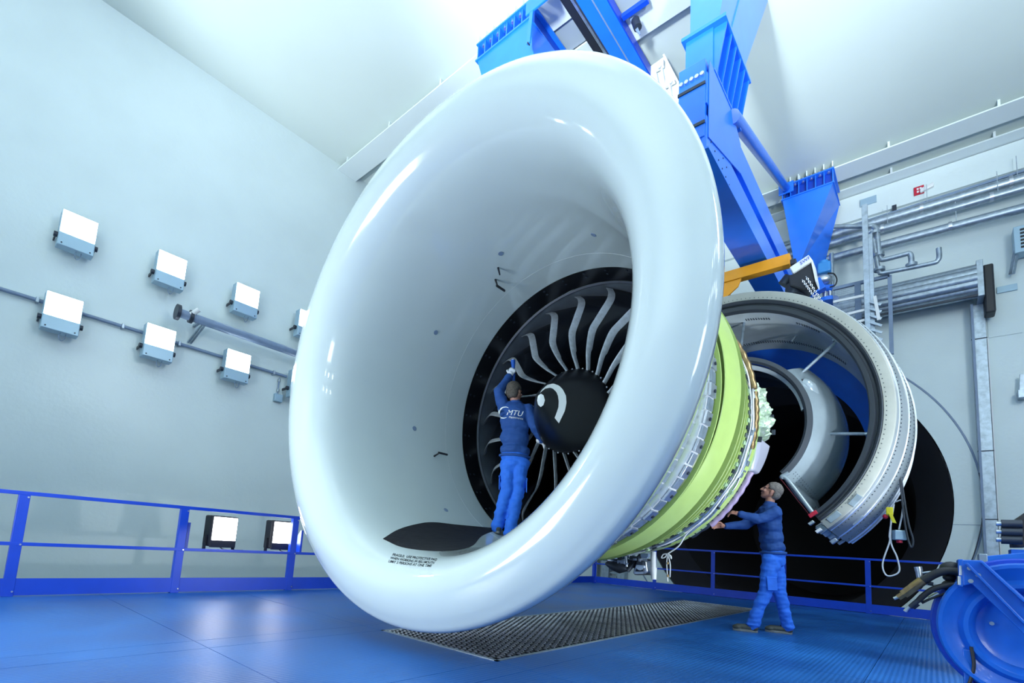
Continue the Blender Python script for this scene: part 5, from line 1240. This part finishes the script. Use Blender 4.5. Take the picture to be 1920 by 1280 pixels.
def person(label, loc, hc, hf, hu, neck, chest, belly, pelv, shL, elL, wrL, shR, elR, wrR, hipL, knL, anL, hipR, knR, anR, fwd, hands, hair_m, gloves=None, jack_len=0.0):
    """all joints in world coordinates; L/R are the figure's own sides"""
    t = thing('person', label, 'person', loc)
    f = V(fwd).normalized()
    # one continuous body
    b = MB(); hf_, hu_, hs_ = head(b, V(hc), hf, hu)
    capsule(b, V(hc) - hu_ * 0.06 - hf_ * 0.02, neck, 0.050, 0.056)
    limb(b, [neck, chest, belly, pelv], [0.056, 0.09, 0.085, 0.09])
    for sh, el, wr in ((shL, elL, wrL), (shR, elR, wrR)): limb(b, [sh, el, wr], [0.045, 0.036, 0.025]); capsule(b, chest, sh, 0.07, 0.04)
    for hp, kn, an in ((hipL, knL, anL), (hipR, knR, anR)): limb(b, [hp, kn, an], [0.066, 0.046, 0.036]); capsule(b, pelv, hp, 0.08, 0.066); capsule(b, an, an + f * 0.09 - V((0, 0, 0.05)), 0.032, 0.024)
    if not gloves:
        for (w, d, nrm, sd, cu, th_) in hands: hand(b, w, d, nrm, sd, cu, 1.0, th_)
    o, _ = remesh_obj(b, 'body', M_SKIN, t, 0.0055, 3)
    if gloves:
        for (w, d, nrm, sd, cu, th_) in hands:
            g = MB(); hand(g, w, d, nrm, sd, cu, 1.06, th_); capsule(g, V(w) - V(d).normalized() * 0.04, w, 0.034, 0.030)
            remesh_obj(g, 'glove', M_GLOVE, t, 0.0055, 2)
    # jacket
    j = MB(); side = (V(shL) - V(shR)).normalized(); up = (V(neck) - V(pelv)).normalized(); fr_ = side.cross(up).normalized()
    if fr_.dot(f) < 0: fr_ = -fr_
    W = (V(shL) - V(shR)).length
    ell(j, V(chest) + up * 0.05, side * 0.185, fr_ * 0.125, up * 0.17); ell(j, V(chest) - up * 0.05, side * 0.180, fr_ * 0.130, up * 0.18)
    ell(j, belly, side * 0.170, fr_ * 0.128, up * 0.16)
    hem = V(pelv) + up * (0.06 - jack_len)
    ell(j, hem + up * 0.05, side * 0.178, fr_ * 0.132, up * 0.10)
    for sh, el, wr in ((shL, elL, wrL), (shR, elR, wrR)):
        capsule(j, V(neck) - up * 0.07, sh, 0.075, 0.070); capsule(j, chest, V(sh) * 0.9 + V(chest) * 0.1, 0.11, 0.075)
        cuff = V(wr) + (V(el) - V(wr)).normalized() * 0.02
        limb(j, [sh, el, cuff], [0.074, 0.058, 0.044])
    capsule(j, V(neck) - up * 0.04, V(neck) - up * 0.005, 0.072, 0.066)
    jo, jb = remesh_obj(j, 'jacket', M_JACK, t, 0.008, 3, 0.013, 7.0, len(label) % 7)
    cl = MB(); cl.tube([V(neck) + up * 0.005 + (side * math.cos(a) + fr_ * math.sin(a)) * 0.062 - fr_ * 0.004 for a in [2 * PI * k / 20 for k in range(20)]], 0.017, 8, closed=True)
    cl.build('collar', M_JACK, t, 60)
    hb = MB(); hb.tube([hem - up * 0.02 + side * 0.170 * math.cos(a) + fr_ * 0.125 * math.sin(a) for a in [2 * PI * k / 28 for k in range(28)]], 0.016, 8, closed=True)
    hb.build('waistband', M_JACK, t, 60)
    for el, wr in ((elL, wrL), (elR, wrR)):
        d = (V(wr) - V(el)).normalized(); MB().cyl(V(wr) - d * 0.045, V(wr) - d * 0.0, 0.044, 16, 0.038).build('cuff', M_JACK, t, 50)
    # trousers
    p = MB()
    ell(p, V(pelv) + up * 0.02, side * 0.165, fr_ * 0.125, up * 0.13); ell(p, V(pelv) - up * 0.04, side * 0.165, fr_ * 0.125, up * 0.10)
    for hp, kn, an in ((hipL, knL, anL), (hipR, knR, anR)):
        hp, kn, an = V(hp), V(kn), V(an)
        mid = hp.lerp(kn, 0.5); sh_ = kn.lerp(an, 0.5); cuff = an + (kn - an).normalized() * -0.015
        limb(p, [V(pelv).lerp(hp, 0.8), hp, mid, kn, sh_, cuff], [0.10, 0.105, 0.092, 0.074, 0.070, 0.070])
        ell(p, cuff, V((0.078, 0, 0)), V((0, 0.078, 0)), V((0, 0, 0.04)))
    po, pb = remesh_obj(p, 'trousers', M_TROU, t, 0.008, 3, 0.016, 6.5, 3.3)
    # side pocket flap and seam
    for hp, kn in ((hipL, knL), (hipR, knR)):
        c = V(hp).lerp(V(kn), 0.55)
        for sg in (1, -1):
            if (V(hp) - V(pelv)).dot(side) * sg <= 0: continue
            h = pb.ray_cast(c + side * sg * 0.4, -side * sg)
            if h[0] is not None: MB().obox(h[0] + side * sg * 0.004, fr_ * 0.06, up * 0.012, side * sg * 0.006).obox(h[0] + side * sg * 0.001 - up * 0.08, fr_ * 0.055, up * 0.07, side * sg * 0.006).build('thigh_pocket', M_TROU, t, bevel=0.005)
    # hair
    c = V(hc); hh = MB()
    ell(hh, c + hu_ * 0.034 - hf_ * 0.020, hs_ * 0.077, hf_ * 0.097, hu_ * 0.087, 14)
    ell(hh, c - hu_ * 0.010 - hf_ * 0.045, hs_ * 0.074, hf_ * 0.068, hu_ * 0.075, 12)
    vs = []; fs2 = []
    keep = []
    for i_, v in enumerate(hh.v):
        q = V(v) - c; a_ = q.dot(hf_); b_ = q.dot(hu_)
        keep.append(a_ < 0.035 + b_ * 0.45 and b_ > -0.075 and not (a_ > -0.03 and b_ < 0.005 and abs(q.dot(hs_)) > 0.0))
    hh.f = [f_ for f_ in hh.f if all(keep[i_] for i_ in f_)]; hh.mi = [0] * len(hh.f)
    for i_ in range(len(hh.v)):
        q = V(hh.v[i_]); hh.v[i_] = tuple(q + (q - c).normalized() * 0.006 * noise.noise(q * 60))
    ho = hh.build('hair', hair_m, t, 80)
    s2 = ho.modifiers.new('t', 'SOLIDIFY'); s2.thickness = 0.007; s2.offset = 1
    for q in (-1, 1):
        e = c + hu_ * 0.006 + hf_ * 0.069 + hs_ * q * 0.030; ey = MB().sphere(e, 0.0105, 8).build('eye', mat('eye_white', (0.42, 0.40, 0.40), 0.4), t, 60)
        MB().sphere(e + hf_ * 0.0062, 0.0052, 6).build('iris', M_DARK, ey, 60)
    MB().tube([c - hu_ * 0.0575 + hf_ * 0.0925 + hs_ * k * 0.008 - hf_ * 0.0004 * k * k for k in range(-2, 3)], 0.0025, 5).build('mouth', mat('lip_line', (0.22, 0.07, 0.06), 0.6), t)
    return t, jb, side, up, fr_

# second worker: standing on the deck, pushing at the rear of the case
g0 = at(1447, 1187, 2, 0.0); nrm = ray(1440, 1060); nh = V((nrm.x, nrm.y, 0)).normalized()
def W2(u, v, d=0.0): return atn(u, v, g0 - nh * d, nh)      # d metres nearer to the camera than the feet
sdir = V((-nh.y, nh.x, 0)); sdir = sdir if sdir.dot(V((-1, 0, 0))) > 0 else -sdir      # towards image left
near = -nh
hips = W2(1450, 1042)
heelF = at(1421, 1186, 2, 0.0); toeF = heelF + sdir * 0.27 + near * 0.02
heelB = at(1486, 1189, 2, 0.0); toeB = heelB + sdir * 0.29 + near * 0.03
wn = W2(1386, 963, 0.22); wf = W2(1359, 986, 0.04)
t2, jb2, _, _, _ = person('person in navy jacket standing on the deck, hands on the green case, looking up', g0,
    W2(1446, 921), sdir * 0.90 + V((0, 0, 0.45)), V((0, 0, 1)) - sdir * 0.45, W2(1443, 946), W2(1443, 975), W2(1446, 1008), hips,
    W2(1455, 960, 0.16), W2(1423, 974, 0.20), wn, W2(1432, 962, -0.16), W2(1396, 984, -0.06), wf,
    W2(1447, 1050, 0.085), W2(1436, 1107, 0.10), heelF + V((0, 0, 0.10)) + sdir * 0.05, W2(1453, 1050, -0.085), W2(1461, 1108, -0.09), heelB + V((0, 0, 0.10)) + sdir * 0.05, sdir,
    [(wn, sdir + V((0, 0, 0.25)) - near * 0.2, V((0, 0, 1)) + near * 0.6, 1, 0.55, 0.5), (wf, sdir + V((0, 0, 0.05)), V((0, 0, 0.6)) - near, -1, 0.45, 0.5)], M_HAIR2)
shoe('shoe', heelF, toeF, V((0, 0, 1)), t2); shoe('shoe', heelB, toeB, V((0, 0, 1)), t2)

# first worker: standing inside the intake at the fan, back to the camera
p1 = V((-3.58, 4.42, 0)); n1 = ray(962, 860); n1h = V((n1.x, n1.y, 0)).normalized()
def W1(u, v, d=0.0): return atn(u, v, p1 - n1h * d, n1h)
rt = V((n1h.y, -n1h.x, 0)); 
fw1 = (n1h * 0.95 - rt * 0.3).normalized()
def ground1(x, y): 
    h = BELLV.ray_cast(V((x, y, 2.2)), V((0, 0, -1))); return h[0].z if h[0] is not None else AZ - math.sqrt(max(0, 1.55 ** 2 - (x - AX) ** 2))
fL = W1(934, 968, 0.02); fR = W1(957, 985, 0.08)
fL.z = ground1(fL.x, fL.y); fR.z = ground1(fR.x, fR.y)
wl = W1(956, 705, -0.06); wr_ = W1(1016, 828, 0.0)
shl = W1(944, 765, 0.0); shr = W1(990, 768, 0.02)
t1, jb1, sd1, up1, fr1 = person('person in navy jacket standing inside the white intake, back turned, raising a torch', (fL + fR) / 2,
    W1(965, 735, 0.0), rt * 0.55 + n1h * 0.8 + V((0, 0, 0.1)), V((0, 0, 1)), W1(967, 756), W1(966, 785), W1(965, 822), W1(965, 862),
    shl, W1(935, 734, 0.05), wl, shr, W1(1004, 802, 0.08), wr_,
    W1(955, 868, 0.0), W1(950, 918, 0.04), fL + V((0, 0, 0.09)), W1(976, 868, 0.02), W1(971, 922, 0.02), fR + V((0, 0, 0.09)), fw1,
    [(wl, V((0, 0, 1)) + rt * 0.35, -n1h, -1, 1.0, 0.9), (wr_, rt + V((0, 0, -0.35)) + n1h * 0.3, -n1h + V((0, 0, 0.4)), 1, 0.5, 0.5)], M_HAIR, gloves=True)
for q in (fL, fR): 
    shoe('shoe', q - fw1 * 0.06, q + fw1 * 0.20, V((0, 0, 1)), t1)
# letters and crescent on the back of the jacket
org = W1(957, 778, 0.0) - fr1 * 0.0; xd = V((rt.x, rt.y, 0)).normalized(); xd = (xd - V((0, 0, 0.06))).normalized(); yd = V((0, 0, 1)); yd = (yd - xd * yd.dot(xd)).normalized()
vs, fs = text_mesh('MTU', 0.088, 0.28)
def place(vs, fs, ox, oz, name):
    nn = xd.cross(yd).normalized(); out = []
    for x, y in vs:
        p = org + xd * (x + ox) + yd * (y + oz); h = jb1.ray_cast(p + nn * 0.5, -nn)
        out.append(h[0] + nn * 0.004 if h[0] is not None else p + nn * 0.14)
    MB().add(out, fs).build(name, M_WMARK, t1)
place(vs, fs, -0.048, -0.03, 'lettering')
place([(x * 0.9, y) for x, y in text_mesh('Maintenance', 0.036)[0]], text_mesh('Maintenance', 0.036)[1], -0.012, -0.068, 'lettering')
cv = []; cf = []
K = 28
for k in range(K + 1):
    a = math.radians(50 + 255 * k / K); w = 0.011 * math.sin(PI * k / K) ** 0.6 + 0.001
    for r in (0.068 - w, 0.068 + w * 0.4): cv.append((r * math.cos(a) * 0.95 - w * 0.2, r * math.sin(a)))
cf = [(2 * k, 2 * k + 1, 2 * k + 3, 2 * k + 2) for k in range(K)]
place(cv, cf, -0.068, 0.0, 'crescent_mark')
# torch held up
a = W1(963, 716, -0.10); b = W1(962, 675, -0.10)
t = thing('hand_torch', 'blue hand torch held upright by the person in the intake', 'torch', a)
MB().cyl(a, b, 0.020, 14, 0.024).build('handle', M_TORCH, t, 50)
MB().cyl(b - (b - a) * 0.18, b, 0.027, 14).build('head', M_TORCH, t, 50)
MB().cyl(b, b + (b - a) * 0.03, 0.018, 12).build('lens', M_WHITE, t, 50)
# short probe in front of the spinner
